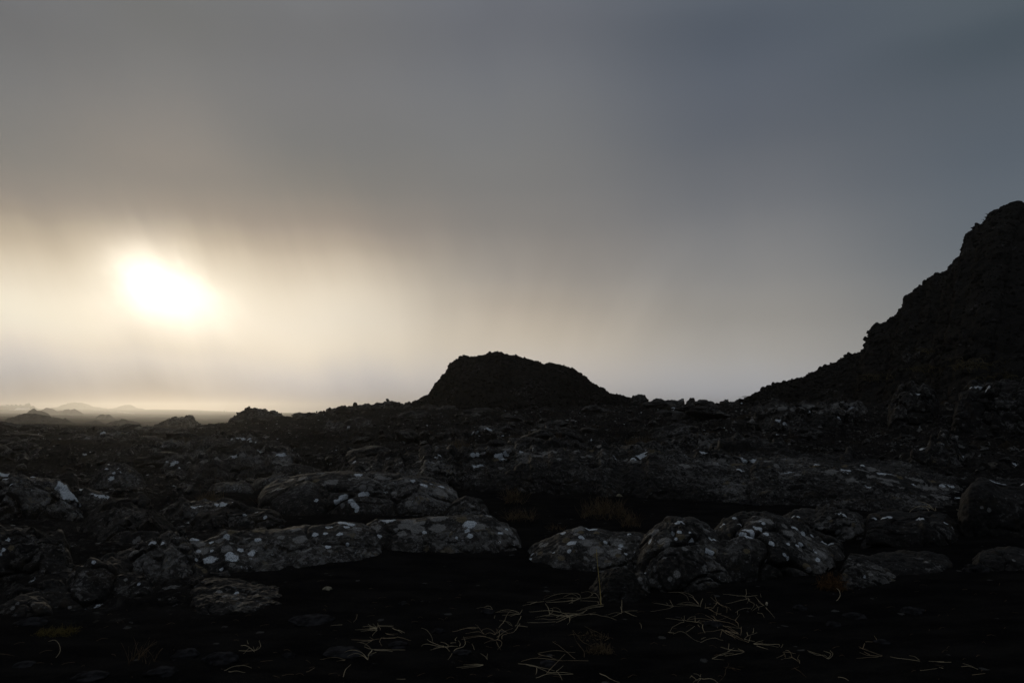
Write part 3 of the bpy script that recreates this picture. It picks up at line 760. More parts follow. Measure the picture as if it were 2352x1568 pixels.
# hazy knolls on the plain
KN = [
    ('broad brown knoll nearest on the hazy left plain', [(0, 972), (22, 964), (60, 951), (80, 951), (110, 957), (145, 963), (165, 972)], 165, .5),
    ('twin-humped knoll with a rounded head, behind the broad brown knoll', [(54, 962), (62, 953), (70, 942), (77, 938), (84, 943), (95, 943), (108, 948), (114, 956), (118, 964)], 430, .35),
    ('paler knoll with a pointed left end, behind the rounded head', [(92, 952), (100, 940), (107, 936), (120, 939), (130, 944), (142, 943), (150, 950)], 1000, .35),
    ('pale double-topped knoll right of the pointed one', [(138, 956), (147, 942), (155, 939), (161, 942), (170, 939), (180, 944), (190, 950), (200, 958)], 950, .35),
    ('small knoll carrying two round boulders', [(205, 967), (217, 960), (229, 956), (231, 952), (236, 951), (241, 955), (244, 956), (246, 952), (250, 952), (254, 956), (262, 960), (275, 967)], 430, .25),
    ('dark low rise in front of the knoll with two boulders', [(190, 972), (205, 968), (220, 965), (230, 968), (240, 973)], 180, .35),
    ('dark low rise between the two-boulder knoll and the jagged knob', [(240, 976), (262, 968), (284, 963), (300, 966), (320, 972), (345, 976)], 165, .4),
    ('reddish low rise right of the broad brown knoll', [(122, 974), (140, 965), (147, 961), (156, 964), (166, 972)], 220, .4),
    ('flat-topped far hill on the hazy horizon', [(110, 938), (140, 934), (150, 931), (156, 927.5), (165, 925.5), (170, 924.5), (190, 926), (197, 930), (210, 933.5), (245, 938)], 2600, .2),
    ('small peaked far hill on the hazy horizon', [(250, 939), (270, 936), (278, 932.5), (289, 930), (297, 929), (303, 931.5), (309, 936), (330, 939)], 2600, .2),
    ('tiny cone on the horizon beside the factory', [(64, 940), (72, 936), (76, 931.5), (81, 936), (92, 940)], 2150, .2),
]
for k, (lab, top, Y, bl) in enumerate(KN):
    wd = (top[-1][0] - top[0][0]) / F * Y
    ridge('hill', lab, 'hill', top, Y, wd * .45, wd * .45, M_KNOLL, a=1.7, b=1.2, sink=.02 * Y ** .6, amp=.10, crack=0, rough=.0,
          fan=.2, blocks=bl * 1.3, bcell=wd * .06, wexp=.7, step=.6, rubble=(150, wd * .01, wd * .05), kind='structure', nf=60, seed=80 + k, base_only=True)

# sea and shining strip
MSEA, t_, b_ = new_mat('sea')
b_.inputs['Base Color'].default_value = (.03, .035, .04, 1)
b_.inputs['Roughness'].default_value = .18
b_.inputs['Specular IOR Level'].default_value = .5
n_ = 40
xs = np.linspace(-1500, 2000, n_)
ys = np.linspace(1500, 2550, n_)
X, Y = np.meshgrid(xs, ys)
so = mesh_np('sea', np.stack([X.ravel(), Y.ravel(), np.full(n_ * n_, -9.6)], 1), grid_quads(n_, n_), MSEA, loc=(0, 1500, -9.6), smooth=False)
tag(so, 'pale strip of calm sea along the horizon', 'sea', kind='structure')
MWET, t_, b_ = new_mat('wet_track')
b_.inputs['Base Color'].default_value = (.2, .2, .2, 1)
b_.inputs['Roughness'].default_value = .55
b_.inputs['Specular IOR Level'].default_value = .3
pts = [(186, 944.0), (212, 945.0), (235, 946.5), (260, 948.5), (284, 950.5), (312, 952.0)]
V, Qd = [], []
for k in range(60):
    u = k / 59 * (len(pts) - 1)
    i = min(int(u), len(pts) - 2)
    pp = np.array(pts[i]) * (1 - (u - i)) + np.array(pts[i + 1]) * (u - i)
    yy = 2350 - 900 * k / 59
    xx = (pp[0] - P0) / F * yy
    wv = 3.5 * math.sin(math.pi * (k + .5) / 60) ** .5
    zz = float(max(ground([xx], [yy])[0], ground([xx], [yy + wv])[0], ground([xx], [yy - wv])[0], CAM_Z - (pp[1] - Q0) / F * yy))
    V += [(xx, yy - wv, zz + .4), (xx + 1, yy + wv, zz + .4)]
Qd = [(2 * k, 2 * k + 2, 2 * k + 3, 2 * k + 1) for k in range(59)]
wo = mesh_np('road', V, Qd, MWET, smooth=False)
tag(wo, 'wet track shining below the far hazy hills', 'road', kind='structure')


# ------------------------------------------------------------------ far buildings
def box(V, Q, x0, x1, y0, y1, z0, z1):
    n = len(V)
    V += [(x0, y0, z0), (x1, y0, z0), (x1, y1, z0), (x0, y1, z0), (x0, y0, z1), (x1, y0, z1), (x1, y1, z1), (x0, y1, z1)]
    Q += [(n, n + 1, n + 5, n + 4), (n + 1, n + 2, n + 6, n + 5), (n + 2, n + 3, n + 7, n + 6), (n + 3, n, n + 4, n + 7), (n + 4, n + 5, n + 6, n + 7), (n + 3, n + 2, n + 1, n)]


def roof(V, Q, x0, x1, y0, y1, z0, z1):
    n = len(V)
    ym = (y0 + y1) / 2
    V += [(x0, y0, z0), (x1, y0, z0), (x1, y1, z0), (x0, y1, z0), (x0, ym, z1), (x1, ym, z1)]
    Q += [(n, n + 1, n + 5, n + 4), (n + 2, n + 3, n + 4, n + 5), (n + 1, n + 2, n + 5, n + 5), (n + 3, n, n + 4, n + 4), (n + 3, n + 2, n + 1, n)]


def quads_mesh(name, V, Q, mat, parent, loc):
    tris = [q[:3] for q in Q if q[2] == q[3]]
    qs = [q for q in Q if q[2] != q[3]]
    return mesh_np(name, V, qs, mat, loc=loc, parent=parent, smooth=False, tris=tris or None)


def thing(name, label, cat, loc, group=None):
    o = bpy.data.objects.new(name, None)
    col.objects.link(o)
    o.location = [float(q) for q in loc]
    tag(o, label, cat, group)
    return o


M_CLAD = plain_mat('cladding', (.30, .29, .27), var=.1, scale=.2)
M_PALE = plain_mat('pale_roof', (.75, .74, .70), var=.06, scale=.2, rough=.4, spec=.5)
M_WALL = plain_mat('pale_wall', (.55, .54, .50), var=.08, scale=.2)
M_VENT = plain_mat('vent_metal', (.05, .05, .05), var=.2, scale=1)


def bx(P, Y):
    return (P - P0) / F * Y


def bz(Q, Y):
    return CAM_Z + (Q0 - Q) / F * Y


Yb = 2250
gz = float(ground([bx(20, Yb)], [Yb])[0]) - 1.5
fac = thing('factory', 'long low factory hall with four roof vents in the left haze', 'factory', (bx(10, Yb), Yb, gz))
V, Q = [], []
box(V, Q, bx(-160, Yb), bx(55, Yb), Yb, Yb + 40, gz, bz(933, Yb))
quads_mesh('wall', V, Q, M_CLAD, fac, (bx(-50, Yb), Yb + 20, gz))
V, Q = [], []
roof(V, Q, bx(-161, Yb), bx(56, Yb), Yb - 1, Yb + 41, bz(933, Yb) + .02, bz(930.3, Yb))
rf = quads_mesh('roof', V, Q, M_CLAD, fac, (bx(-50, Yb), Yb + 20, bz(933, Yb)))
for Pv in (7, 17, 27, 37):
    V, Q = [], []
    box(V, Q, bx(Pv - 1.0, Yb), bx(Pv + 1.0, Yb), Yb + 18, Yb + 22, bz(930.6, Yb), bz(929.2, Yb))
    box(V, Q, bx(Pv - 1.7, Yb), bx(Pv + 1.7, Yb), Yb + 17, Yb + 23, bz(929.2, Yb), bz(928.2, Yb))
    v = mesh_np('roof_vent', V, Q, M_VENT, loc=(bx(Pv, Yb), Yb + 20, bz(930.6, Yb)), smooth=False)
    v.parent = rf
    v.location = [v.location[i] - (fac.location[i] + rf.location[i]) for i in range(3)]
tw = thing('tower', 'grey tapering tower at the right end of the factory', 'tower', (bx(59, Yb), Yb, gz))
V, Q = [], []
box(V, Q, bx(54.5, Yb), bx(63.5, Yb), Yb + 4, Yb + 14, gz, bz(929, Yb))
quads_mesh('shaft', V, Q, M_CLAD, tw, (bx(59, Yb), Yb + 9, gz))
V, Q = [], []
n = 0
V = [(bx(54.2, Yb), Yb + 3, bz(929, Yb) + .02), (bx(63.8, Yb), Yb + 3, bz(929, Yb) + .02), (bx(63.8, Yb), Yb + 15, bz(929, Yb) + .02), (bx(54.2, Yb), Yb + 15, bz(929, Yb) + .02),
     (bx(60, Yb), Yb + 8, bz(925, Yb)), (bx(63, Yb), Yb + 8, bz(925.4, Yb)), (bx(63, Yb), Yb + 10, bz(925.4, Yb)), (bx(60, Yb), Yb + 10, bz(925, Yb))]
Q = [(0, 1, 5, 4), (1, 2, 6, 5), (2, 3, 7, 6), (3, 0, 4, 7), (4, 5, 6, 7), (3, 2, 1, 0)]
quads_mesh('roof', V, Q, M_CLAD, tw, (bx(59, Yb), Yb + 9, bz(929, Yb)))
for lab, Pa, Pb, Qt, Qe, Qb, Y in (('pale hall with a long bright roof, right in front of the factory', 33, 60, 936.5, 941.5, 946.5, 2050),
                                   ('smaller pale hall left of the bright-roofed one', 14, 32, 940.5, 944, 947, 1980),
                                   ('pale shed cut by the left picture edge', -14, 5, 943.5, 945.5, 948, 1930)):
    g0 = float(ground([bx((Pa + Pb) / 2, Y)], [Y])[0]) - 2
    h = thing('hall', lab, 'hall', (bx((Pa + Pb) / 2, Y), Y, g0), 'pale halls by the factory')
    V, Q = [], []
    box(V, Q, bx(Pa + .5, Y), bx(Pb - .5, Y), Y, Y + 24, g0, bz(Qe, Y))
    quads_mesh('wall', V, Q, M_WALL, h, (bx(Pa, Y), Y + 12, g0))
    V, Q = [], []
    roof(V, Q, bx(Pa, Y), bx(Pb, Y), Y - 1, Y + 25, bz(Qe, Y) + .02, bz(Qt, Y))
    quads_mesh('roof', V, Q, M_PALE, h, (bx(Pa, Y), Y + 12, bz(Qe, Y)))
hs = thing('house', 'tiny pale house on the far haze-lit shore', 'house', (bx(514, 2400), 2400, float(ground([bx(514, 2400)], [2400])[0]) - 1))
g0 = hs.location[2]
V, Q = [], []
box(V, Q, bx(511.5, 2400), bx(517.5, 2400), 2400, 2408, g0, max(g0 + 4, bz(944, 2400)))
quads_mesh('wall', V, Q, M_WALL, hs, (bx(514, 2400), 2404, g0))
V, Q = [], []
roof(V, Q, bx(511, 2400), bx(518, 2400), 2399, 2409, max(g0 + 4, bz(944, 2400)) + .02, max(g0 + 6.5, bz(942.3, 2400)))
quads_mesh('roof', V, Q, M_PALE, hs, (bx(514, 2400), 2404, g0 + 4))
# two slender masts
for lab, Pm, Qt, Y in (('slender pale mast beside the three-knobbed crag', 557, 938, 1350), ('faint thin mast far behind the crag', 692, 942.5, 1600)):
    g0 = float(ground([bx(Pm, Y)], [Y])[0]) - .5
    zt = bz(Qt, Y)
    V, tri = [], []
    Q = []
    for zz, rr in ((g0, .35), (zt, .16)):
        for a in range(8):
            V.append((bx(Pm, Y) + rr * math.cos(a * math.pi / 4), Y + rr * math.sin(a * math.pi / 4), zz))
    Q = [(a, (a + 1) % 8, 8 + (a + 1) % 8, 8 + a) for a in range(8)] + [(8, 9, 10, 11), (8, 11, 12, 15), (12, 13, 14, 15)]
    m = thing('mast', lab, 'mast', (bx(Pm, Y), Y, g0), 'masts on the plain')
    mesh_np('pole', V, Q, M_WALL, loc=(bx(Pm, Y), Y, g0), parent=m)
    V, Q = [], []
    box(V, Q, bx(Pm, Y) - .9, bx(Pm, Y) + .9, Y - .3, Y + .3, zt, zt + .5)
    mesh_np('lamp_head', V, Q, M_WALL, loc=(bx(Pm, Y), Y, zt), parent=m, smooth=False)


# ------------------------------------------------------------------ loose stones
def blob(seed, nu=44, nv=28, rough=.22, flat=.6, facet=.5):
    u = np.linspace(0, 2 * math.pi, nu, endpoint=False)
    v = np.linspace(-math.pi / 2, math.pi / 2, nv)
    Vv, Uu = np.meshgrid(v, u, indexing='ij')
    p = np.stack([np.cos(Vv) * np.cos(Uu), np.cos(Vv) * np.sin(Uu), np.sin(Vv)], -1).reshape(-1, 3)
    q = p + seed * 5.3
    f1, f2, cr = voronoi(q * 1.3)
    r = 1 + rough * fbm(q * 1.2, 4) + facet * .35 * (cr - .5) * sstep(0, .2, f2 - f1)
    P = p * r[:, None]
    P[:, 2] *= flat
    return P, grid_quads(nv, nu, wrap=True)


STONES = [  # P, Q of the near foot, width, height, label, material
    (199, 1570, 72, 32, 'flat grey stone at the bottom edge, far left', M_STONE), (365, 1554, 64, 22, 'narrow flat stone right of the bottom-edge stone', M_STONE),
    (418, 1517, 64, 28, 'wide stone with a pale face below the moss, left foreground', M_STONE), (502, 1532, 76, 40, 'dark blocky stone left of the star-shaped tuft', M_STONE),
    (50, 1532, 48, 12, 'thin sliver of stone near the bottom left corner', M_STONE), (661, 1512, 30, 16, 'small round stone between two grass arcs', M_STONE),
    (784, 1512, 92, 22, 'long flat stone under the V-shaped grass blades', M_STONE), (712, 1436, 100, 22, 'low layered stone left of the bristly tuft', M_STONE),
    (911, 1491, 46, 18, 'oval grey stone beside the trailing blade', M_STONE), (1008, 1458, 28, 20, 'small tilted stone inside the curving blade', M_STONE),
    (1840, 1403, 32, 15, 'small stone with a pale cap below the red moss', M_STONE), (1968, 1424, 50, 18, 'smooth dark stone in the right sand', M_STONE),
    (2103, 1411, 50, 18, 'bluish stone far right in the sand', M_STONE), (1918, 1441, 36, 15, 'little dark stone below the smooth right one', M_STONE),
    (2250, 1318, 52, 28, 'blue-grey tilted stone by the right-hand rocks', M_STONE), (329, 1355, 30, 26, 'black cindery lump below the tilted rock', M_PUMICE),
    (395, 1392, 24, 20, 'little black cinder left of the broken slab', M_PUMICE), (1120, 1412, 34, 14, 'dark flat stone left of the arching tuft', M_STONE),
    (925, 1390, 22, 12, 'tiny stone alone in the middle sand', M_STONE), (60, 1441, 70, 22, 'long dark stone by the moss, left edge', M_STONE),
    (1725, 1165, 48, 22, 'lone grey stone on the sand below the long ridge', M_STONE), (1422, 1142, 14, 10, 'white-spotted pebble on the sand below the long ridge', M_PEBBLE),
    (750, 1358, 20, 14, 'pale yellowish pebble on bare sand', M_PEBBLE), (1268, 1531 - 120, 1, 1, None, None),
    (1260, 1532, 40, 14, 'half-buried stone under the crossed blades', M_STONE), (1640, 1442, 44, 20, 'dark stone among the densest straw', M_STONE),
    (2030, 1480, 34, 12, 'faint dark stone right of the bent tuft', M_STONE), (1060, 1506, 44, 14, 'sunken stone under the hooked tuft', M_STONE),
    (1535, 1208, 30, 14, 'flat stone behind the humped boulder', M_STONE),
]
for k, (Pq, Qq, wpx, hpx, lab, mt) in enumerate(STONES):
    if lab is None:
        continue
    g = pix2ground(Pq, Qq - hpx * .25)
    sc = g[1] / F
    V, q = blob(k + 3, facet=.8)
    V = V * np.array([wpx * .5 * sc, wpx * .42 * sc, hpx * .46 * sc / .6])
    a = rng.uniform(-.3, .3)
    V = np.stack([V[:, 0] * math.cos(a) - V[:, 1] * math.sin(a), V[:, 0] * math.sin(a) + V[:, 1] * math.cos(a), V[:, 2]], 1)
    d = .012 * fbm(V / .03, 3)
    V = V * (1 + d[:, None])
    V = V + g + np.array([0, wpx * .2 * sc, 0])
    o = mesh_np('stone' if mt is not M_PEBBLE else 'pebble', V, q, mt, loc=g)
    tag(o, lab, 'stone', 'loose stones on the black sand')

# uncountable small rubble over the lava field
rr_ = np.random.default_rng(77)
yy_ = np.exp(rr_.uniform(math.log(11), math.log(62), 10000))
xx_ = rr_.uniform(-.84, .84, 10000) * yy_
kk_ = lava_mask(xx_, yy_) > .55
xx_, yy_ = xx_[kk_], yy_[kk_]
S_ = .018 * (8.0 ** (rr_.random(len(xx_)) ** 2)) * (.6 + yy_ / 28)
V, q = chips_at(np.stack([xx_, yy_, ground(xx_, yy_) + S_ * .15], 1), S_, 3, tilt=.35)
o = mesh_np('rubble', V, q, M_MID, loc=(0, 0, 0), smooth=False)
tag(o, 'loose lava rubble strewn thickly over the middle slope', 'rubble', kind='stuff')

# rough blocks over the middle slope: five shapes, copied
protos = []
for k in range(5):
    V, q = blob(k + 40, nu=40, nv=26, rough=.3, flat=.55, facet=1.1)
    o = mesh_np('lava_block', V, q, M_MID, loc=(0, 0, 0))
    tag(o, 'small jagged lava block lying on the rough middle slope', 'rock', 'lava blocks strewn over the middle slope')
    protos.append(o)
cnt = 0
tries = 0
while cnt < 110 and tries < 5000:
    tries += 1
    y = math.exp(rng.uniform(math.log(14.5), math.log(56)))
    t = rng.uniform(-.78, .62)
    x = t * y
    if t > .45 and y > 24:
        continue
    gz0 = float(ground([x], [y])[0])
    s = rng.uniform(.12, .42) * (1 + y / 60)
    src = protos[cnt % 5]
    o = src if cnt < 5 else src.copy()
    if cnt >= 5:
        col.objects.link(o)
    o.location = (x, y, gz0 + s * .12)
    o.rotation_euler = (rng.uniform(-.25, .25), rng.uniform(-.25, .25), rng.uniform(0, 6.28))
    o.scale = (s * rng.uniform(1.0, 1.9), s * rng.uniform(.8, 1.3), s * rng.uniform(.7, 1.3))
    cnt += 1


# ------------------------------------------------------------------ grass
def tube(V, Q, pts, r0, r1, n=4):
    pts = np.asarray(pts, float)
    m = len(pts)
    tan = np.gradient(pts, axis=0)
    tan /= np.linalg.norm(tan, axis=1)[:, None] + 1e-9
    ref = np.array([0.13, .3, 1.0])
    a = np.cross(tan, ref)
    a /= np.linalg.norm(a, axis=1)[:, None] + 1e-9
    b = np.cross(tan, a)
    base = len(V)
    for i in range(m):
        r = r0 + (r1 - r0) * i / (m - 1)
        for k in range(n):
            w = 2 * math.pi * k / n
            V.append(tuple(pts[i] + r * (math.cos(w) * a[i] + math.sin(w) * b[i])))
    for i in range(m - 1):
        for k in range(n):
            k2 = (k + 1) % n
            Q.append((base + i * n + k, base + i * n + k2, base + (i + 1) * n + k2, base + (i + 1) * n + k))


def smooth_path(p, n):
    """Catmull-Rom through the points"""
    p = np.asarray(p, float)
    if len(p) == 2:
        t = np.linspace(0, 1, n)[:, None]
        return p[0] * (1 - t) + p[1] * t
    q = np.concatenate([[2 * p[0] - p[1]], p, [2 * p[-1] - p[-2]]])
    out = []
    m = len(p) - 1
    for u in np.linspace(0, m - 1e-6, n):
        i = int(u)
        f = u - i
        a, b, c, d = q[i:i + 4]
        out.append(.5 * (2 * b + (c - a) * f + (2 * a - 5 * b + 4 * c - d) * f * f + (3 * b - a - 3 * c + d) * f ** 3))
    return np.array(out)


CR = dict(A=(735, 1372, .20833), B=(1163.75, 1249.5, .20315), C=(1494.5, 1335.25, .15625), R6=(1568, 1200.5, 1 / 3), R4=(0, 1200.5, 1 / 3), R3=(1568, 796, 1 / 3))


def flat_ground(Pq, Qq):
    Y = CAM_Z * F / max(Qq - Q0, 20)
    for _ in range(3):
        g = float(ground([(Pq - P0) / F * Y], [Y])[0])
        Y = (CAM_Z - g) * F / max(Qq - Q0, 20)
    return Y, g


def blade3d(crop, line, n=12, upright=False):
    """a blade whose root and tip touch the sand and whose middle arches above it"""
    ox, oy, sc = CR[crop]
    px = smooth_path([(ox + a * sc, oy + b * sc) for a, b in line], n)
    Ya, ga = flat_ground(*px[0])
    if upright:
        Ys = np.full(n, Ya)
    else:
        lowest = px[:, 1].max()
        ye, ge = flat_ground(px[-1][0], px[-1][1] * .55 + lowest * .45)
        Ys = np.linspace(Ya, ye, n)
    x = (px[:, 0] - P0) / F * Ys
    z = CAM_Z + (Q0 - px[:, 1]) / F * Ys
    g = ground(x, Ys)
    z = np.maximum(z, g + .004)
    return np.stack([x, Ys, z], 1)


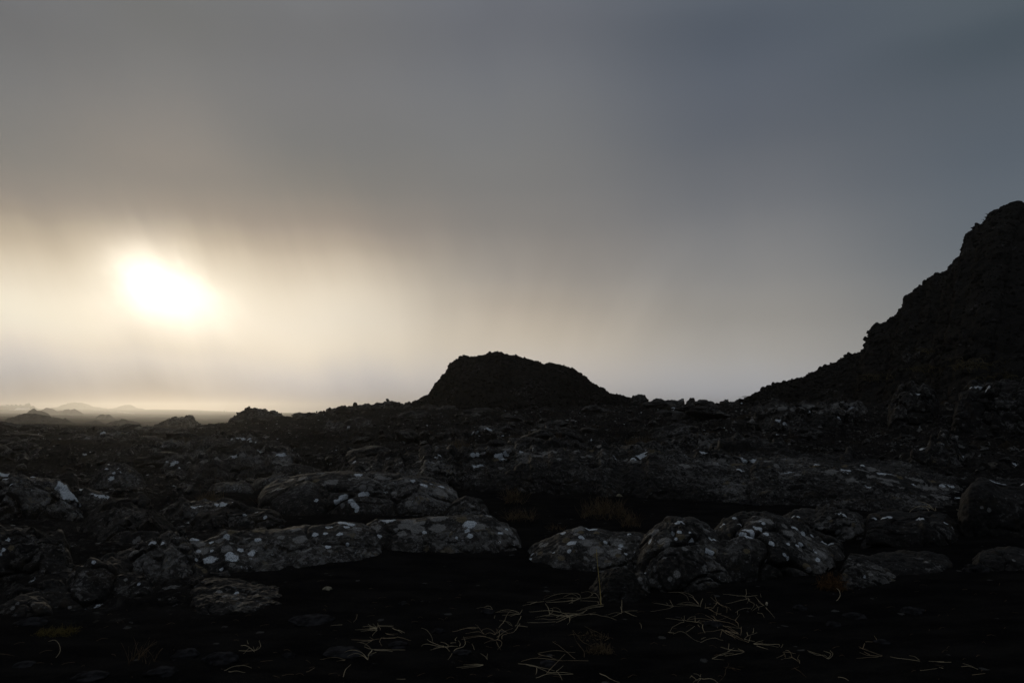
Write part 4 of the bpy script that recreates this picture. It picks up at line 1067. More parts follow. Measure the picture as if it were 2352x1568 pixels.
T = [  # label, crop, blades
    ('bristly straw tuft like a small pincushion, left of centre', 'A', [[(630, 330), (540, 312), (470, 320)], [(630, 345), (500, 345), (385, 357)], [(640, 310), (720, 305), (810, 315)], [(640, 320), (740, 315), (810, 328)], [(630, 360), (560, 365), (450, 370)], [(625, 345), (560, 350), (525, 362)], [(630, 330), (600, 305), (585, 285)], [(635, 330), (640, 300), (637, 280)], [(650, 330), (665, 345), (662, 362)], [(620, 335), (560, 310), (530, 290)], [(610, 340), (560, 340), (530, 352)], [(630, 365), (600, 400), (575, 428)], [(800, 343), (860, 360), (905, 395)], [(860, 360), (905, 375), (935, 393)], [(630, 340), (580, 325), (540, 330)], [(628, 350), (590, 372), (565, 375)]]),
    ('wide-spread reddish straw tuft just below the bristly one', 'A', [[(585, 472), (480, 475), (400, 468), (345, 460)], [(585, 472), (500, 480), (410, 497)], [(590, 470), (640, 460), (680, 445)], [(680, 445), (665, 480), (658, 540), (685, 540)], [(690, 450), (780, 440), (850, 435)], [(690, 455), (800, 460), (880, 430)], [(690, 447), (760, 462), (830, 445)], [(850, 435), (920, 445), (1005, 478)], [(575, 475), (530, 510), (487, 557)], [(720, 395), (790, 405), (860, 405)], [(735, 405), (780, 420), (820, 415)], [(590, 465), (560, 440), (545, 430)]]),
    ('straw tuft with V-shaped blades arching over a flat stone', 'A', [[(572, 575), (530, 530), (480, 500), (435, 492)], [(565, 572), (520, 555), (490, 555)], [(575, 575), (680, 580), (800, 585), (940, 577)], [(600, 580), (660, 605), (740, 608), (800, 590)], [(572, 580), (540, 620), (527, 690)], [(575, 585), (550, 610), (530, 640)], [(527, 690), (480, 640), (420, 615), (370, 615), (290, 650)], [(527, 685), (470, 610), (400, 580), (330, 577), (265, 600)], [(525, 680), (470, 640), (430, 645)], [(620, 605), (590, 620), (560, 628)]]),
    ('long flat grass arc at the left of the V-shaped tuft', 'A', [[(280, 688), (200, 660), (120, 658), (0, 683)], [(275, 695), (220, 692), (180, 705)]]),
    ('single curved blade hanging down near the bottom, left of centre', 'A', [[(255, 880), (270, 820), (290, 780), (340, 735)]]),
    ('hooked straw tuft with one blade curling up like a question mark', 'A', [[(1370, 545), (1280, 510), (1210, 480), (1180, 455)], [(1370, 550), (1260, 525), (1190, 510), (1140, 515), (1115, 535)], [(1360, 545), (1280, 570), (1215, 582)], [(1370, 548), (1300, 545), (1250, 565)], [(1375, 545), (1440, 535), (1520, 540)], [(1400, 550), (1440, 530), (1490, 535)], [(1360, 540), (1355, 520)], [(1380, 550), (1410, 580), (1430, 595)], [(1420, 530), (1380, 500), (1330, 487)], [(1490, 575), (1450, 640), (1410, 688)], [(1490, 575), (1560, 560), (1600, 510), (1598, 470), (1580, 430)], [(1540, 540), (1545, 500), (1525, 470)], [(1440, 505), (1470, 500), (1500, 500)], [(1500, 480), (1490, 460), (1510, 430)]]),
    ('lone bowed blade left of the hooked tuft', 'A', [[(1240, 485), (1235, 440), (1200, 380), (1160, 345), (1115, 333)]]),
    ('short stray blade right of the hooked tuft', 'A', [[(1703, 578), (1690, 535), (1675, 505)]]),
    ('large tangled straw tuft of looping blades in the lower centre', 'A', [[(1940, 405), (1900, 360), (1840, 338), (1790, 355), (1780, 375)], [(1935, 410), (1870, 385), (1815, 410)], [(1940, 395), (1955, 365), (1945, 340)], [(1945, 400), (1985, 360), (2015, 345)], [(1810, 405), (1760, 375), (1690, 378), (1605, 395)], [(1905, 465), (1860, 440), (1780, 425), (1690, 435), (1560, 462)], [(1830, 430), (1760, 418), (1680, 425), (1580, 440)], [(1920, 465), (1890, 445), (1830, 432)], [(1810, 405), (1780, 365), (1745, 320), (1715, 292)], [(1750, 335), (1680, 325), (1590, 340), (1460, 380)], [(1720, 345), (1620, 335), (1540, 355)], [(1955, 465), (1975, 420), (1978, 370), (1970, 345)], [(1955, 465), (1900, 500), (1810, 507)], [(1955, 465), (2000, 480), (2000, 520), (1955, 580)], [(1945, 490), (1965, 530), (1997, 585)], [(1950, 440), (2010, 390), (2070, 355), (2130, 335)], [(2005, 460), (2010, 415), (2060, 398)], [(2060, 400), (2125, 380)], [(2000, 350), (2040, 370), (2070, 400)]]),
    ('arching straw tuft bending left over a dark flat stone', 'A', [[(2200, 182), (2170, 150), (2080, 132), (2000, 140), (1935, 165)], [(2205, 185), (2130, 165), (2050, 153), (1950, 160)], [(2200, 185), (2130, 185), (2010, 200)], [(2190, 182), (2130, 195), (2095, 212)], [(2205, 180), (2230, 130)], [(2190, 165), (2110, 140), (2060, 190), (2040, 250)], [(2217, 210), (2190, 270), (2150, 325)], [(2040, 250), (2010, 290), (1968, 335)], [(1905, 135), (1880, 95), (1830, 92), (1810, 110)], [(1900, 130), (1850, 115), (1780, 105), (1720, 120)], [(1920, 230), (1932, 190)]]),
    ('small straw tuft with a pale broken tip, below the arching one', 'A', [[(2120, 318), (2100, 280), (2060, 262), (1975, 250)], [(2115, 315), (2080, 285), (2045, 255)], [(2150, 310), (2200, 330), (2290, 325)], [(2205, 290), (2165, 350), (2120, 395)], [(2190, 310), (2230, 335), (2288, 323)]]),
    ('flat combed straw tuft pointing left near the bottom edge', 'A', [[(1800, 745), (1740, 730), (1660, 735), (1580, 745)], [(1800, 748), (1730, 765), (1600, 775), (1505, 773)], [(1795, 750), (1720, 770), (1560, 785)], [(1800, 745), (1760, 738), (1700, 742)]]),
    ('tiny V-shaped sprout above the flat combed tuft', 'A', [[(1845, 685), (1820, 645), (1770, 612)], [(1845, 685), (1840, 650), (1848, 615)]]),
    ('slightly bent stray blade above the bristly tuft', 'A', [[(370, 280), (400, 235), (410, 180)]]),
    ('short thick straw lying alone at the very bottom', 'A', [[(940, 900), (845, 903)]]),
    ('short level blade left of the bristly tuft', 'A', [[(245, 303), (180, 308), (115, 322)]]),
    ('dense matted straw tuft lying below the tall stalk', 'B', [[(1095, 705), (1000, 710), (900, 735), (790, 755)], [(1080, 680), (960, 720), (830, 740)], [(1090, 700), (980, 735), (880, 735)], [(910, 745), (820, 800), (720, 845)], [(910, 740), (850, 770), (700, 820), (560, 890)], [(810, 800), (700, 815), (560, 820), (440, 810)], [(620, 770), (520, 750), (400, 750), (250, 770)], [(610, 770), (600, 735), (550, 715), (490, 725)], [(485, 790), (520, 760), (520, 725)], [(490, 800), (470, 720), (435, 665)], [(490, 800), (420, 820), (325, 828)], [(490, 790), (570, 800), (660, 825), (730, 830)], [(600, 855), (480, 850), (400, 840), (320, 850)], [(550, 880), (440, 880), (330, 905), (270, 900), (230, 880)], [(560, 885), (640, 850), (710, 810), (800, 790)], [(710, 830), (710, 880), (685, 915)], [(800, 790), (700, 785), (620, 770)], [(810, 810), (900, 790), (1010, 770)], [(560, 830), (640, 780), (720, 775)], [(570, 850), (700, 800), (830, 785)], [(640, 780), (700, 820), (720, 860)], [(940, 790), (1040, 805), (1150, 820), (1245, 860)], [(700, 820), (620, 830), (560, 800)]]),
    ('small star-shaped tuft right of the tall stalk', 'B', [[(1310, 775), (1285, 700)], [(1300, 775), (1303, 630)], [(1300, 778), (1220, 772), (1110, 808)], [(1300, 785), (1230, 805), (1185, 830)], [(1320, 770), (1400, 755), (1480, 748)], [(1340, 770), (1400, 795), (1475, 822)]]),
    ('long crossed blades lying low, below the dead heath clump', 'B', [[(165, 1330), (250, 1295), (340, 1283), (450, 1292), (560, 1305), (700, 1322), (800, 1322), (925, 1315)], [(360, 1248), (460, 1280), (560, 1305)], [(450, 1460), (500, 1400), (580, 1320), (660, 1235)], [(350, 1237), (480, 1205), (600, 1200), (680, 1215), (775, 1220)], [(775, 1300), (680, 1215), (600, 1150), (520, 1100)]]),
    ('thick-bladed straw tuft at the bottom edge, centre', 'B', [[(130, 1352), (240, 1375), (360, 1392), (470, 1415), (545, 1440)], [(220, 1365), (340, 1385), (460, 1445)], [(330, 1515), (420, 1475), (500, 1460), (630, 1470), (750, 1465)], [(470, 1455), (560, 1465), (640, 1472), (700, 1452), (755, 1470)], [(560, 1440), (640, 1370)], [(560, 1440), (600, 1490), (628, 1540)], [(500, 1410), (450, 1465)], [(340, 1400), (340, 1445), (330, 1478)]]),
    ('single wavy blade at the bottom edge right of the thick-bladed tuft', 'B', [[(1050, 1465), (1120, 1495), (1185, 1525), (1280, 1565)]]),
    ('short pale comma-shaped blade below the star-shaped tuft', 'B', [[(1525, 955), (1520, 910), (1500, 885)]]),
    ('bowed straw tuft with a swollen pale base, left of the big straw patch', 'C', [[(720, 370), (690, 300), (640, 260), (620, 210), (540, 170), (450, 148)], [(700, 330), (640, 250), (560, 205)], [(560, 280), (530, 210), (440, 158), (350, 152), (250, 157)], [(710, 360), (620, 310), (540, 298), (460, 312), (380, 333)], [(710, 360), (620, 330), (520, 330), (410, 335)], [(715, 365), (640, 350), (500, 330)], [(705, 362), (600, 355), (480, 362), (340, 363)], [(335, 362), (250, 345), (120, 322), (45, 312)], [(335, 370), (260, 400), (150, 430), (0, 442)], [(325, 355), (280, 265)], [(255, 335), (225, 300)], [(730, 375), (740, 310), (767, 245)], [(695, 330), (705, 310)]]),
    ('spidery tuft with kinked legs above the big straw patch', 'C', [[(980, 305), (945, 220)], [(975, 310), (920, 260), (880, 222)], [(980, 310), (930, 370), (880, 420)], [(985, 305), (1030, 340), (1090, 360), (1122, 385), (1118, 460)], [(980, 310), (1040, 370), (1100, 390)], [(975, 320), (920, 310)], [(1030, 345), (1130, 380), (1185, 425)], [(800, 400), (808, 315)], [(805, 390), (860, 375), (930, 390)]]),
    ('tuft with one pale upright blade and long level ones', 'C', [[(1395, 225), (1408, 170), (1400, 105)], [(1395, 225), (1280, 205), (1150, 188), (1065, 183)], [(1395, 230), (1320, 220), (1250, 200)], [(1400, 230), (1480, 222), (1570, 200)], [(1395, 240), (1405, 290), (1408, 330), (1300, 325), (1200, 315), (1110, 322)], [(1430, 250), (1450, 285), (1520, 320), (1510, 370), (1475, 415)], [(1460, 270), (1410, 340)], [(1475, 390), (1390, 388), (1300, 415), (1240, 460)], [(1275, 430), (1278, 490)]]),
    ('drooping tuft beside the pale husk', 'C', [[(1670, 362), (1600, 290), (1535, 215)], [(1665, 360), (1610, 320), (1570, 260)], [(1640, 365), (1560, 380), (1495, 440)], [(1690, 385), (1740, 430), (1785, 490), (1825, 540)], [(1700, 400), (1760, 450)], [(1550, 350), (1590, 400), (1585, 440)], [(1570, 460), (1640, 470), (1670, 525)], [(1625, 245), (1612, 175)]]),
    ('big straw patch of crossing blades with a reddish heart', 'C', [[(960, 570), (1050, 550), (1140, 510)], [(960, 575), (880, 585), (800, 595), (730, 600)], [(980, 575), (900, 580), (720, 585)], [(985, 690), (965, 620), (950, 550), (925, 500)], [(1000, 600), (960, 550), (890, 485)], [(990, 595), (900, 540), (800, 487)], [(950, 590), (860, 555), (760, 540), (660, 540), (540, 560)], [(960, 570), (1040, 600), (1160, 605), (1240, 640), (1330, 700)], [(1000, 610), (930, 600), (850, 590)], [(965, 500), (975, 450), (990, 370)], [(840, 395), (920, 440), (1000, 480), (1100, 510), (1240, 572)], [(1240, 572), (1310, 480)], [(1245, 575), (1280, 610), (1295, 670)], [(1040, 470), (920, 480)]]),
    ('thin straggling tuft left of the big straw patch', 'C', [[(490, 575), (360, 550), (220, 535)], [(490, 570), (600, 595), (700, 620), (785, 640)], [(490, 570), (497, 500)], [(490, 580), (445, 525)], [(540, 560), (590, 520), (650, 512)], [(655, 600), (653, 495)], [(670, 605), (725, 560)], [(490, 600), (440, 600), (350, 660), (300, 710), (280, 750)], [(280, 755), (255, 740)], [(280, 755), (340, 755)], [(765, 640), (765, 690), (800, 765)], [(695, 640), (720, 675)], [(330, 775), (420, 730), (500, 745), (570, 800), (640, 850), (725, 890)], [(520, 745), (650, 650)]]),
    ('sheaf of straw sweeping down right, under the big straw patch', 'C', [[(1050, 710), (1020, 830)], [(1050, 710), (940, 740), (820, 765), (720, 765)], [(1050, 710), (1140, 740), (1200, 790), (1250, 850)], [(1060, 730), (1140, 780), (1240, 830)], [(1100, 720), (1200, 760), (1270, 830), (1430, 897)], [(1035, 630), (1150, 690), (1290, 785)], [(1100, 660), (1200, 670), (1330, 700)], [(1330, 670), (1332, 730), (1320, 795)], [(1130, 660), (1230, 750), (1320, 790)], [(1170, 795), (1280, 740)], [(1250, 800), (1340, 850), (1440, 900)], [(1290, 770), (1200, 740), (1050, 710)]]),
    ('low bow-shaped blade below the thin straggling tuft', 'C', [[(730, 900), (820, 850), (940, 825), (1010, 850), (1065, 857)], [(740, 850), (790, 820), (810, 835)]]),
    ('forked twiggy tuft right of the straw sheaf', 'C', [[(1375, 850), (1420, 800), (1530, 760), (1565, 745)], [(1505, 760), (1515, 680)], [(1440, 895), (1465, 800)], [(1430, 800), (1415, 740)]]),
    ('tuft of long level blades kinked at the tip, right of the straw sheaf', 'C', [[(1510, 920), (1570, 885), (1655, 862)], [(1510, 920), (1600, 910), (1650, 900)], [(1520, 925), (1600, 915), (1750, 920), (1885, 920), (1893, 955)], [(1520, 920), (1640, 925), (1780, 960), (1880, 970)], [(1560, 950), (1640, 975), (1725, 998)], [(1380, 850), (1450, 860), (1530, 885)], [(1915, 975), (1945, 915)]]),
    ('arrow-shaped straw tuft below the straw sheaf', 'C', [[(1140, 1000), (1152, 905)], [(1130, 1030), (1230, 970)], [(1030, 968), (1140, 990), (1240, 1015), (1375, 1032)], [(905, 1135), (1000, 1080), (1110, 1040), (1170, 1015)], [(1010, 1095), (1120, 1055), (1220, 1045)], [(1090, 1100), (1230, 1070), (1375, 1035)], [(1285, 990), (1375, 1030)], [(900, 1140), (1000, 1150), (1080, 1158)]]),
    ('bent-legged sparse tuft left of the claw-shaped one', 'C', [[(2080, 1125), (1980, 1125), (1920, 1150)], [(1980, 1120), (1970, 1060), (1940, 1035)], [(1970, 1070), (1850, 1130)], [(2080, 1120), (2060, 1050), (2030, 1015), (1980, 1005)], [(2080, 1125), (2175, 1180)], [(2190, 1205), (2185, 1160), (2160, 1125), (2185, 1065)], [(1955, 1040), (2130, 1062)], [(2080, 1120), (2030, 1100)]]),
    ('thin dead weed with a curving stem, below the arrow-shaped tuft', 'C', [[(990, 1490), (1090, 1370), (1100, 1290), (1150, 1210), (1130, 1185)], [(1130, 1250), (1210, 1275), (1320, 1310)], [(1070, 1275), (1200, 1290), (1330, 1305)], [(1210, 1275), (1240, 1300)], [(1290, 1260), (1375, 1260)], [(1200, 1290), (1230, 1320), (1300, 1330)]]),
    ('curled pale tuft at the bottom edge, right of centre', 'C', [[(740, 1400), (690, 1360), (630, 1348)], [(735, 1420), (680, 1460), (620, 1490)], [(750, 1435), (870, 1422), (950, 1450), (985, 1490)], [(740, 1430), (690, 1490)], [(730, 1400), (738, 1355)], [(600, 1388), (650, 1430), (690, 1460)], [(600, 1388), (570, 1425)]]),
    ('two crossed blades near the bottom, right of the dead weed', 'C', [[(2110, 1270), (2200, 1320), (2290, 1410)], [(2070, 1295), (2180, 1245)]]),
    ('claw-shaped tuft with curled tips in the right foreground', 'R6', [[(1005, 940), (960, 910), (910, 895), (860, 878)], [(1005, 940), (980, 910), (930, 910), (865, 885)], [(1005, 940), (1035, 905), (1015, 875)], [(1000, 935), (1020, 900), (970, 880)]]),
    ('bent tuft with one hooked blade standing up, right foreground', 'R6', [[(1375, 915), (1310, 890), (1240, 865), (1215, 850)], [(1375, 920), (1300, 920), (1220, 890)], [(1350, 925), (1270, 930), (1195, 935)], [(1240, 870), (1255, 825)], [(1260, 825), (1330, 830), (1335, 800), (1318, 775)], [(1290, 910), (1250, 885)]]),
    ('broad flattened blade pair right of the hooked tuft', 'R6', [[(1635, 955), (1570, 940), (1480, 930), (1430, 920)], [(1630, 945), (1600, 920), (1560, 912)]]),
    ('wavy blade lying flat, right of the broad blade pair', 'R6', [[(1850, 960), (1820, 970), (1760, 955), (1695, 950)], [(1800, 960), (1740, 955)]]),
    ('short straight blade pair below the broad flattened pair', 'R6', [[(1635, 1020), (1700, 1010), (1755, 1000)], [(1795, 1005), (1765, 990)]]),
    ('hooked blade pair near the lower right corner', 'R6', [[(2035, 1012), (1990, 985), (1930, 965)], [(2010, 1000), (1970, 985), (1920, 988)]]),
    ('thick pale straw, last one towards the lower right corner', 'R6', [[(1995, 1050), (2050, 1040), (2085, 1035)]]),
    ('tiny drooping blade at the bottom edge under the claw-shaped tuft', 'R6', [[(1070, 1065), (1115, 1072), (1145, 1090)]]),
    ('star-shaped tuft alone in the left foreground', 'R4', [[(1755, 885), (1700, 845), (1660, 843)], [(1755, 885), (1690, 880), (1645, 880)], [(1755, 885), (1745, 850)], [(1755, 885), (1795, 850), (1785, 808)], [(1755, 890), (1720, 860), (1675, 905)], [(1710, 835), (1703, 808)], [(1755, 885), (1780, 850)]]),
    ('two low parallel arcs of grass below the star-shaped tuft', 'R4', [[(1545, 1020), (1600, 990), (1680, 980), (1735, 998)], [(1575, 1028), (1630, 1018), (1690, 1032)]]),
    ('hook-shaped blade curling over at far left', 'R4', [[(385, 930), (415, 880), (405, 830), (375, 805), (335, 815)]]),
    ('short slanting blade near the bottom, left of the hanging blade', 'R4', [[(2110, 1030), (2170, 995)]]),
    ('faint stalk lying flat at the left edge', 'R4', [[(0, 905), (60, 912), (100, 920)]]),
]
GRP = 'dry grass tufts on the black sand'
rs = random.Random(3)
for k, (lab, crop, blades) in enumerate(T):
    V, Q = [], []
    for bl in blades:
        pts = blade3d(crop, bl)
        r = rs.uniform(.0011, .0019)
        tube(V, Q, pts, r, r * .45)
    ox, oy, sc = CR[crop]
    Y, g = flat_ground(ox + blades[0][0][0] * sc, oy + blades[0][0][1] * sc)
    x = (ox + blades[0][0][0] * sc - P0) / F * Y
    dark = 'dead weed' in lab or 'faint' in lab
    mt = M_DEAD if dark else (M_STRAWB if ('reddish' in lab or k % 5 == 3) else M_STRAW)
    o = mesh_np('grass_tuft', V, Q, mt, loc=(x, Y, g))
    tag(o, lab, 'grass', GRP)

# the tuft with the tall stalk: blades and stalk are parts
Y, g = flat_ground(CR['B'][0] + 1065 * CR['B'][2], CR['B'][1] + 690 * CR['B'][2])
x = (CR['B'][0] + 1065 * CR['B'][2] - P0) / F * Y
tt = thing('grass_tuft', 'straw tuft with one tall upright yellow stalk and looping blades', 'grass', (x, Y, g), GRP)
V, Q = [], []
tube(V, Q, blade3d('B', [(1065, 690), (1060, 560), (1045, 400), (1025, 200), (1013, 55)], 24, True), .0036, .0020, 6)
mesh_np('stalk', V, Q, M_STALK, loc=(x, Y, g), parent=tt)
V, Q = [], []
for bl in [[(1068, 690), (1068, 585)], [(1060, 650), (1030, 580), (990, 547), (960, 575), (920, 600)], [(965, 580), (960, 545), (910, 532), (840, 545)], [(1075, 680), (1060, 650), (960, 640), (830, 635)], [(1060, 600), (960, 600), (860, 610), (780, 635)], [(820, 620), (780, 575), (700, 552), (580, 560), (500, 585), (410, 630)], [(840, 605), (820, 565), (750, 550), (640, 595)], [(840, 610), (730, 605), (620, 610), (430, 650)], [(780, 635), (690, 645), (580, 655), (445, 660)], [(740, 640), (640, 650), (540, 660)], [(740, 670), (740, 595)], [(340, 655), (270, 680), (180, 700)], [(420, 655), (300, 660), (230, 662)], [(1065, 600), (1180, 570), (1260, 530), (1310, 470), (1380, 425)], [(1075, 605), (1150, 600), (1230, 560)], [(830, 610), (770, 650), (705, 675)], [(1030, 655), (1050, 690)], [(1100, 690), (1060, 660)]]:
    r = rs.uniform(.0012, .002)
    tube(V, Q, blade3d('B', bl), r, r * .45)
mesh_np('blade', V, Q, M_STRAW, loc=(x, Y, g), parent=tt)

# scattered straw litter
V, Q = [], []
rl = random.Random(12)
for _ in range(170):
    Pq, Qq = rl.uniform(20, 2330), rl.uniform(1330, 1565)
    Y, g = flat_ground(Pq, Qq)
    x = (Pq - P0) / F * Y
    L = rl.uniform(.015, .07)
    a = rl.uniform(-.9, .9)
    p = [(x, Y, g + .004), (x + .5 * L * math.cos(a), Y + .5 * L * math.sin(a), g + .004 + rl.uniform(0, .012)), (x + L * math.cos(a), Y + L * math.sin(a), g + .004)]
    tube(V, Q, smooth_path(p, 5), .0013, .0009, 3)
o = mesh_np('straw_litter', V, Q, M_DEAD, loc=(0, 5, 0))
tag(o, 'short broken straw bits scattered over the black sand', 'litter', kind='stuff')

# pale husk
g = pix2ground(1494.5 + 1705 * .15625, 1335.25 + 352 * .15625)
V, q = blob(91, rough=.05, flat=1.7, facet=0)
o = mesh_np('husk', V * .009 + g + np.array([0, 0, .014]), q, M_BUD, loc=g)
tag(o, 'small pale egg-shaped husk in the sand beside the drooping tuft', 'seed husk')


# bushy clumps: many tiny twigs
def clump(name, label, cat, g, w, h, n, mat, rmin=.0012, rmax=.002, curl=.6, group=None, upright=.5, seed=1, extra=()):
    r = random.Random(seed)
    V, Q = [], []
    for _ in range(n):
        a = r.uniform(0, 6.283)
        d = w * .5 * math.sqrt(r.random())
        b = np.array([g[0] + d * math.cos(a), g[1] + d * .7 * math.sin(a), 0])
        b[2] = float(g[2]) + (1 - (d / (w * .5)) ** 2) * h * .25
        L = h * r.uniform(.45, 1.1)
        az = r.uniform(0, 6.283)
        el = r.uniform(upright, 1.45)
        p = [b]
        for i in range(5):
            dv = np.array([math.cos(az) * math.cos(el), math.sin(az) * math.cos(el), math.sin(el)])
            p.append(p[-1] + dv * L / 5)
            az += r.uniform(-curl, curl)
            el += r.uniform(-curl, curl * .6)
        rr = r.uniform(rmin, rmax)
        tube(V, Q, p, rr, rr * .5, 3)
    for e in extra:
        tube(V, Q, blade3d(*e), .0022, .001)
    o = mesh_np(name, V, Q, mat, loc=g)
    return tag(o, label, cat, group)


clump('moss_tuft', 'rust-red moss tuft growing at the foot of the broad boulder', 'moss', pix2ground(1911, 1352), .20, .13, 420, M_MOSS, curl=1.2, upright=-.2, seed=4, rmax=.0032)
V, Q = [], []
tube(V, Q, blade3d('R6', [(1060, 540), (1085, 500), (1078, 465), (1060, 448)]), .0024, .0012)
o = mesh_np('grass_tuft', V, Q, M_STRAW)
tag(o, 'single curved blade hanging in front of the rust-red moss', 'grass', GRP)
clump('moss_tuft', 'dull yellow moss patch in the left foreground', 'moss', pix2ground(130, 1455), .30, .05, 320, M_MOSSY, curl=1.2, upright=-.1, seed=5, rmax=.0022)
clump('heath_clump', 'dead brown heath clump below the matted straw', 'heath', pix2ground(1377, 1497), .16, .06, 190, M_HEATH, curl=1.2, upright=-.1, seed=6,
      extra=[('B', [(960, 1160), (860, 1100), (790, 1020), (750, 970)]), ('B', [(877, 1280), (875, 1210), (830, 1150), (780, 1080), (745, 970)]), ('B', [(1080, 1025), (980, 975), (885, 925)]), ('B', [(1080, 1150), (1075, 1100), (1050, 1060)]), ('B', [(780, 1025), (740, 1030), (695, 1030)])])
clump('heath_clump', 'loose dead sprigs of heath above the brown clump', 'heath', pix2ground(1362, 1465), .22, .04, 70, M_HEATH, curl=1.1, upright=-.1, seed=16)
clump('dead_stems', 'cluster of dark dead stems standing in the left foreground', 'dead plant', pix2ground(326, 1522), .16, .13, 26, M_DEAD, curl=.25, upright=.8, seed=7, rmax=.003)
MIDG = 'withered tufts among the middle rocks'
MT = [  # P, Q, width px, height px, n, material, label
    (1055, 1032, 44, 26, 90, M_HEATH, 'brown grass tuft just behind the top of the long ridge'), (1268, 1018, 60, 22, 90, M_HEATH, 'faint brown tuft up the slope behind the long ridge'),
    (1470, 1026, 66, 24, 90, M_HEATH, 'second faint brown tuft behind the long ridge, nearer the hill'), (1182, 1157, 46, 40, 120, M_HEATH, 'upright heath tuft on sand below the long ridge'),
    (1200, 1196, 70, 30, 120, M_HEATH, 'low heath mat right of the pitted rock'), (1388, 1190, 110, 46, 260, M_HEATH, 'wide domed heath cushion behind the rounded grey rock'),
    (1450, 1212, 48, 36, 110, M_HEATH, 'small heath tuft between the domed cushion and the humped boulder'), (1276, 1218, 40, 14, 50, M_HEATH, 'tiny rusty sprig behind the rounded grey rock'),
    (478, 1153, 44, 22, 150, M_HEATH, 'golden-brown tuft on top of the narrow ledge rock'), (1385, 1138, 30, 34, 30, M_DEAD, 'thin bare twiglets on sand below the long ridge'),
    (600, 1156, 30, 20, 40, M_HEATH, 'short dry sprig beside the large lichen dome'),
    (1720, 1124 + 33, 20, 10, 24, M_MOSS, 'tiny orange plant on dark sand under the ridge'),
]
for k, (Pq, Qq, w, h, n, mt, lab) in enumerate(MT):
    g = pix2ground(Pq, Qq)
    sc = g[1] / F
    clump('withered_tuft', lab, 'dry plant', g, w * sc, h * sc, n, mt, rmin=.0014 * g[1] / 9, rmax=.0026 * g[1] / 9, curl=.35, upright=.7, group=MIDG, seed=20 + k)
# long seed stems above the ledge rock
g = pix2ground(485, 1168)
V, Q = [], []
for P1, Q1, P2, Q2 in ((489, 1143, 496, 1092), (513, 1152, 515, 1118), (462, 1150, 460, 1112)):
    Y = g[1]
    a = np.array([bx(P1, Y), Y, bz(Q1 + 15, Y)])
    b = np.array([bx(P2, Y), Y, bz(Q2, Y)])
    tube(V, Q, smooth_path([a, a * .5 + b * .5 + np.array([-.01, 0, 0]), b], 10), .0032, .002)
    tube(V, Q, smooth_path([b - (b - a) * .12, b], 4), .006, .003)
o = mesh_np('seed_stems', V, Q, M_HEATH)
tag(o, 'three thin upright seed stems above the narrow ledge rock', 'dry plant')
# green-yellow tuft by the square block
V, Q = [], []
for bl in [[(1740, 1130), (1700, 1100), (1620, 1100), (1570, 1130), (1555, 1165)], [(1740, 1130), (1690, 1085), (1625, 1060)], [(1740, 1130), (1670, 1085), (1662, 1045)], [(1740, 1132), (1720, 1110), (1680, 1100)], [(1745, 1130), (1740, 1105)], [(1700, 1135), (1680, 1110), (1650, 1105)], [(1970, 1135), (1940, 1110), (1930, 1085)], [(1965, 1135), (1930, 1125), (1885, 1130)]]:
    tube(V, Q, blade3d('R3', bl), .004, .0018)
o = mesh_np('grass_tuft', V, Q, M_STRAW)
tag(o, 'yellow-green grass tuft behind the big square block', 'grass', GRP)
# grass on the hill flank
HG = [(2235, 838, 130, 36, 'widest pale grass patch on the flank of the right-hand hill', 120), (2015, 868, 60, 26, 'grass patch low on the hill flank, nearer the saddle', 60), (2130, 808, 60, 14, 'thin grass streak above the other patches on the hill flank', 40),
      (2120, 848, 70, 20, 'faint grass between the two larger hill patches', 50), (2300, 868, 80, 22, 'grass patch at the right edge under the widest one', 60), (2262, 494, 24, 5, 'fringe of grass on the hill crest near its top', 40), (1715, 912, 14, 10, 'small grass fringe on the hill edge above the saddle', 24)]
for k, (Pq, Qq, w, h, lab, n) in enumerate(HG):
    V, Q = [], []
    r = random.Random(50 + k)
    base = None
    for _ in range(n):
        c = pick(HILLV, Pq + r.gauss(0, w * .28), Qq + r.gauss(0, h * .2))
        base = c if base is None else base
        sc = c[1] / F
        L = r.uniform(.5, 1.2) * min(h, 22) * sc
        dx = r.uniform(-1, .6)
        p = smooth_path([c - np.array([0, 0, .02]), c + np.array([dx * .5 * L, -.1 * L, .32 * L]), c + np.array([dx * 1.7 * L, -.2 * L, .22 * L])], 6)
        tube(V, Q, p, .012, .005, 3)
    o = mesh_np('hill_grass', V, Q, M_HILLGRASS, loc=base)
    tag(o, lab, 'grass', 'grass patches on the right-hand hill')

# ------------------------------------------------------------------ haze
HZ = bpy.data.materials.new('haze_air')
HZ.use_nodes = True
nt = HZ.node_tree
for n in list(nt.nodes):
    if n.type == 'BSDF_PRINCIPLED':
        nt.nodes.remove(n)
pv = nt.nodes.new('ShaderNodeVolumePrincipled')
pv.inputs['Color'].default_value = (.80, .765, .70, 1)
pv.inputs['Density'].default_value = 0.00035
pv.inputs['Anisotropy'].default_value = 0.82
out = [n for n in nt.nodes if n.type == 'OUTPUT_MATERIAL'][0]
nt.links.new(pv.outputs[0], out.inputs['Volume'])
V, Q = [], []
box(V, Q, -3100, 3100, -3100, 3100, -15, 31.5)
ho = mesh_np('haze', V, [q[::-1] if False else q for q in Q], HZ, loc=(0, 0, 0), smooth=False)
tag(ho, 'thin sunlit haze lying over the whole lava plain', 'haze', kind='stuff')

# ------------------------------------------------------------------ sky
world = bpy.data.worlds.new('World')
scene.world = world
world.use_nodes = True
wt = NT(world.node_tree)
for n in list(wt.n):
    wt.n.remove(n)
SUN_AZ = math.atan2(bx(378, 1), 1.0)
SUN_EL = math.atan2((Q0 - 655) / F, math.hypot(1, bx(378, 1)))


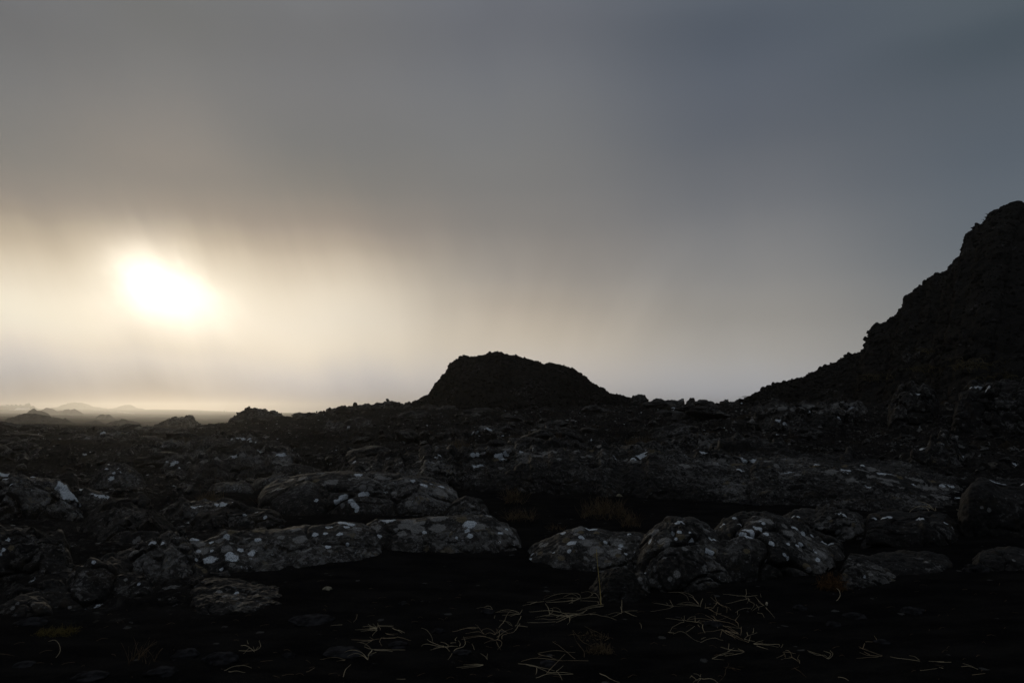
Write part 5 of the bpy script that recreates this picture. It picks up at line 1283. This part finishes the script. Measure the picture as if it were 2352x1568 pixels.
def lin(c):
    return tuple(((v / 255) / 12.92 if v / 255 <= .04045 else ((v / 255 + .055) / 1.055) ** 2.4) for v in c)


tc = wt.new('ShaderNodeTexCoord')
dirv = tc.outputs['Generated']
sx = wt.new('ShaderNodeSeparateXYZ')
wt.l.new(dirv, sx.inputs[0])
az = wt.math('ARCTAN2', sx.outputs[0], sx.outputs[1])
el = wt.math('ARCSINE', sx.outputs[2])
# slanting shafts of rain and ragged cloud: noise over azimuth and height, sheared and drawn out vertically
comb = wt.new('ShaderNodeCombineXYZ')
wt.put(comb.inputs[0], wt.math('ADD', az, wt.math('MULTIPLY', el, .35)))
wt.put(comb.inputs[1], el)
shaft = wt.noise(wt.vmul(comb.outputs[0], (9, 1.6, 1)), 1.0, 4, .5)
cloud = wt.noise(wt.vmul(comb.outputs[0], (2.4, 3.4, 1)), 1.0, 5, .5, dist=.3)
rag = wt.noise(wt.vmul(comb.outputs[0], (7, 7, 1)), 1.0, 4, .55)
amt = wt.mapr(az, -.7, .75, 1.0, .3)
elw = wt.math('ADD', el, wt.math('MULTIPLY', wt.math('MULTIPLY', wt.math('SUBTRACT', shaft, .5), .06), amt))
elw = wt.math('ADD', elw, wt.math('MULTIPLY', wt.math('MULTIPLY', wt.math('SUBTRACT', cloud, .5), .05), amt))

COLS = [
    (0, [(0, (112, 113, 115)), (200, (118, 118, 118)), (350, (125, 122, 118)), (430, (139, 131, 123)), (480, (160, 148, 133)), (560, (196, 182, 161)), (650, (228, 217, 197)), (720, (234, 226, 208)), (780, (216, 208, 197)), (850, (174, 174, 177)), (900, (142, 145, 152)), (938, (120, 123, 131))]),
    (375, [(0, (115, 116, 116)), (200, (122, 121, 120)), (350, (132, 127, 122)), (430, (131, 125, 119)), (500, (150, 139, 127)), (560, (192, 178, 157)), (650, (222, 211, 190)), (740, (222, 211, 193)), (790, (200, 192, 180)), (830, (180, 177, 175)), (880, (128, 132, 140)), (910, (108, 112, 121)), (938, (94, 97, 105))]),
    (700, [(0, (115, 116, 118)), (200, (118, 118, 119)), (350, (120, 119, 117)), (450, (135, 129, 122)), (520, (158, 146, 134)), (580, (190, 176, 158)), (650, (222, 209, 189)), (720, (233, 222, 204)), (800, (222, 212, 197)), (870, (180, 179, 182)), (938, (142, 144, 150))]),
    (1176, [(0, (107, 110, 117)), (200, (114, 116, 120)), (350, (121, 121, 121)), (450, (126, 124, 122)), (550, (138, 133, 128)), (650, (160, 152, 143)), (720, (181, 170, 156)), (800, (201, 190, 175)), (870, (198, 191, 185)), (938, (180, 178, 178))]),
    (1700, [(0, (90, 97, 107)), (200, (93, 99, 109)), (350, (101, 105, 112)), (500, (119, 120, 123)), (650, (141, 139, 137)), (750, (156, 152, 147)), (830, (170, 167, 164)), (900, (172, 173, 178)), (938, (173, 175, 182))]),
    (2352, [(0, (82, 91, 99)), (200, (85, 93, 102)), (400, (93, 101, 110)), (600, (106, 112, 118)), (800, (128, 130, 132)), (938, (140, 142, 146))]),
]
ZEN = (160, 165, 172)
E0, E1 = -.08, 1.45
ramps = []
for Pc, lst in COLS:
    r = wt.new('ShaderNodeValToRGB')
    cr = r.color_ramp
    cr.interpolation = 'CARDINAL'
    stops = []
    hyp = math.hypot(1, bx(Pc, 1))
    for Qc, c in lst:
        e = math.atan2((Q0 - Qc) / F, hyp)
        stops.append(((e - E0) / (E1 - E0), lin(c)))
    stops.append(((0.8 - E0) / (E1 - E0), tuple((a * .5 + b * .5) for a, b in zip(lin(lst[0][1]), lin(ZEN)))))
    stops.append((1.0, lin(ZEN)))
    stops.append((0.0, tuple(v * .9 for v in lin(lst[-1][1]))))
    stops.sort()
    while len(cr.elements) < len(stops):
        cr.elements.new(.5)
    for k, (p, c) in enumerate(stops):
        cr.elements[k].position = p
    for k, (p, c) in enumerate(stops):
        cr.elements[k].color = (*c, 1)
    wt.put(r.inputs[0], wt.mapr(elw, E0, E1, smooth=False))
    ramps.append((math.atan2(bx(Pc, 1), 1), r.outputs[0]))
colr = ramps[0][1]
for (a0, c0), (a1, c1) in zip(ramps[:-1], ramps[1:]):
    colr = wt.mix(wt.mapr(az, a0, a1), colr, c1)
# fade to a dim blue-grey sky behind and to the sides
aa = wt.math('ABSOLUTE', az)
dim = wt.mix(wt.mapr(el, .2, 1.3), lin((58, 64, 72)), lin(ZEN))
colr = wt.mix(wt.math('MULTIPLY', wt.mapr(aa, .66, 1.5), wt.mapr(el, .5, 1.4, 1, 0)), colr, dim)
# soft mottling of the cloud deck
colr = wt.mix(1.0, colr, wt.mapr(cloud, .3, .7, .965, 1.035, smooth=False), 'MULTIPLY')


# pale slanting streaks fanning out right of the sun
comb2 = wt.new('ShaderNodeCombineXYZ')
wt.put(comb2.inputs[0], wt.math('ADD', az, wt.math('MULTIPLY', el, wt.math('MULTIPLY', wt.math('ADD', az, .12), -1.6))))
wt.put(comb2.inputs[1], el)
st = wt.noise(wt.vmul(comb2.outputs[0], (15, 1.2, 1)), 1.0, 3, .5)
zone = wt.math('MULTIPLY', wt.math('MULTIPLY', wt.mapr(az, -.30, -.05), wt.mapr(az, .15, .40, 1, 0)), wt.math('MULTIPLY', wt.mapr(el, .05, .12), wt.mapr(el, .18, .30, 1, 0)))
colr = wt.mix(zone, colr, wt.mix(1.0, colr, wt.mapr(st, .3, .7, .935, 1.065, smooth=False), 'MULTIPLY'))


# the sun burning through the cloud: three soft overlapping lobes
def lobe(Pc, Qc, sP, sQ, rot, amp):
    a0 = math.atan2(bx(Pc, 1), 1)
    e0 = math.atan2((Q0 - Qc) / F, math.hypot(1, bx(Pc, 1)))
    da = wt.math('SUBTRACT', wt.math('ADD', az, wt.math('MULTIPLY', wt.math('SUBTRACT', rag, .5), .10)), a0)
    de = wt.math('SUBTRACT', wt.math('ADD', el, wt.math('MULTIPLY', wt.math('SUBTRACT', shaft, .5), .05)), e0)
    c, s = math.cos(rot), math.sin(rot)
    u = wt.math('ADD', wt.math('MULTIPLY', da, c / (sP / F)), wt.math('MULTIPLY', de, s / (sP / F)))
    v = wt.math('ADD', wt.math('MULTIPLY', da, -s / (sQ / F)), wt.math('MULTIPLY', de, c / (sQ / F)))
    d2 = wt.math('ADD', wt.math('MULTIPLY', u, u), wt.math('MULTIPLY', v, v))
    return wt.math('MULTIPLY', wt.math('EXPONENT', wt.math('MULTIPLY', d2, -.5)), amp)


glow = wt.math('ADD', wt.math('ADD', lobe(348, 645, 38, 43, 0, .6), lobe(425, 698, 48, 30, -.42, .30)), lobe(385, 668, 100, 76, -.25, .19))
gc = wt.mix(1.0, (1.0, .94, .84), glow, 'MULTIPLY')
colr = wt.mix(1.0, colr, gc, 'ADD')
sky = wt.new('ShaderNodeTexSky', sky_type='NISHITA')
sky.sun_disc = False
sky.sun_elevation = SUN_EL
sky.sun_rotation = SUN_AZ
bg1 = wt.new('ShaderNodeBackground')
wt.l.new(colr, bg1.inputs[0])
bg1.inputs[1].default_value = 1.0
bg2 = wt.new('ShaderNodeBackground')
wt.l.new(sky.outputs[0], bg2.inputs[0])
bg2.inputs[1].default_value = .05
ms = wt.new('ShaderNodeMixShader')          # 96 % cloud cover over the clear sky
ms.inputs[0].default_value = .96
wt.l.new(bg2.outputs[0], ms.inputs[1])
wt.l.new(bg1.outputs[0], ms.inputs[2])
ow = wt.new('ShaderNodeOutputWorld')
wt.l.new(ms.outputs[0], ow.inputs[0])

sl = bpy.data.lights.new('Sun', 'SUN')
sl.energy = 0.58
sl.angle = radians(12)
sl.color = (1.0, .875, .69)
so = bpy.data.objects.new('Sun', sl)
col.objects.link(so)
from mathutils import Vector
dv = Vector((math.sin(SUN_AZ) * math.cos(SUN_EL), math.cos(SUN_AZ) * math.cos(SUN_EL), math.sin(SUN_EL)))
so.rotation_euler = dv.to_track_quat('Z', 'Y').to_euler()
so.location = (-20, 30, 30)

# ------------------------------------------------------------------ camera
cd = bpy.data.cameras.new('Camera')
cd.lens = 24
cd.sensor_width = 36
cd.shift_y = (942 - 784) / 2352
cd.clip_start = .05
cd.clip_end = 60000
cam = bpy.data.objects.new('Camera', cd)
cam.location = (0, 0, CAM_Z)
cam.rotation_euler = (math.pi / 2, 0, 0)
col.objects.link(cam)
scene.camera = cam

vs = scene.view_settings
vs.view_transform = 'Standard'
vs.look = 'None'
vs.exposure = 0
vs.gamma = 1
try:
    scene.cycles.use_denoising = True
    scene.cycles.volume_bounces = 0
    scene.cycles.max_bounces = 4
    scene.cycles.diffuse_bounces = 2
except Exception:
    pass
for r_ in rock_log:
    print('ROCK', r_)
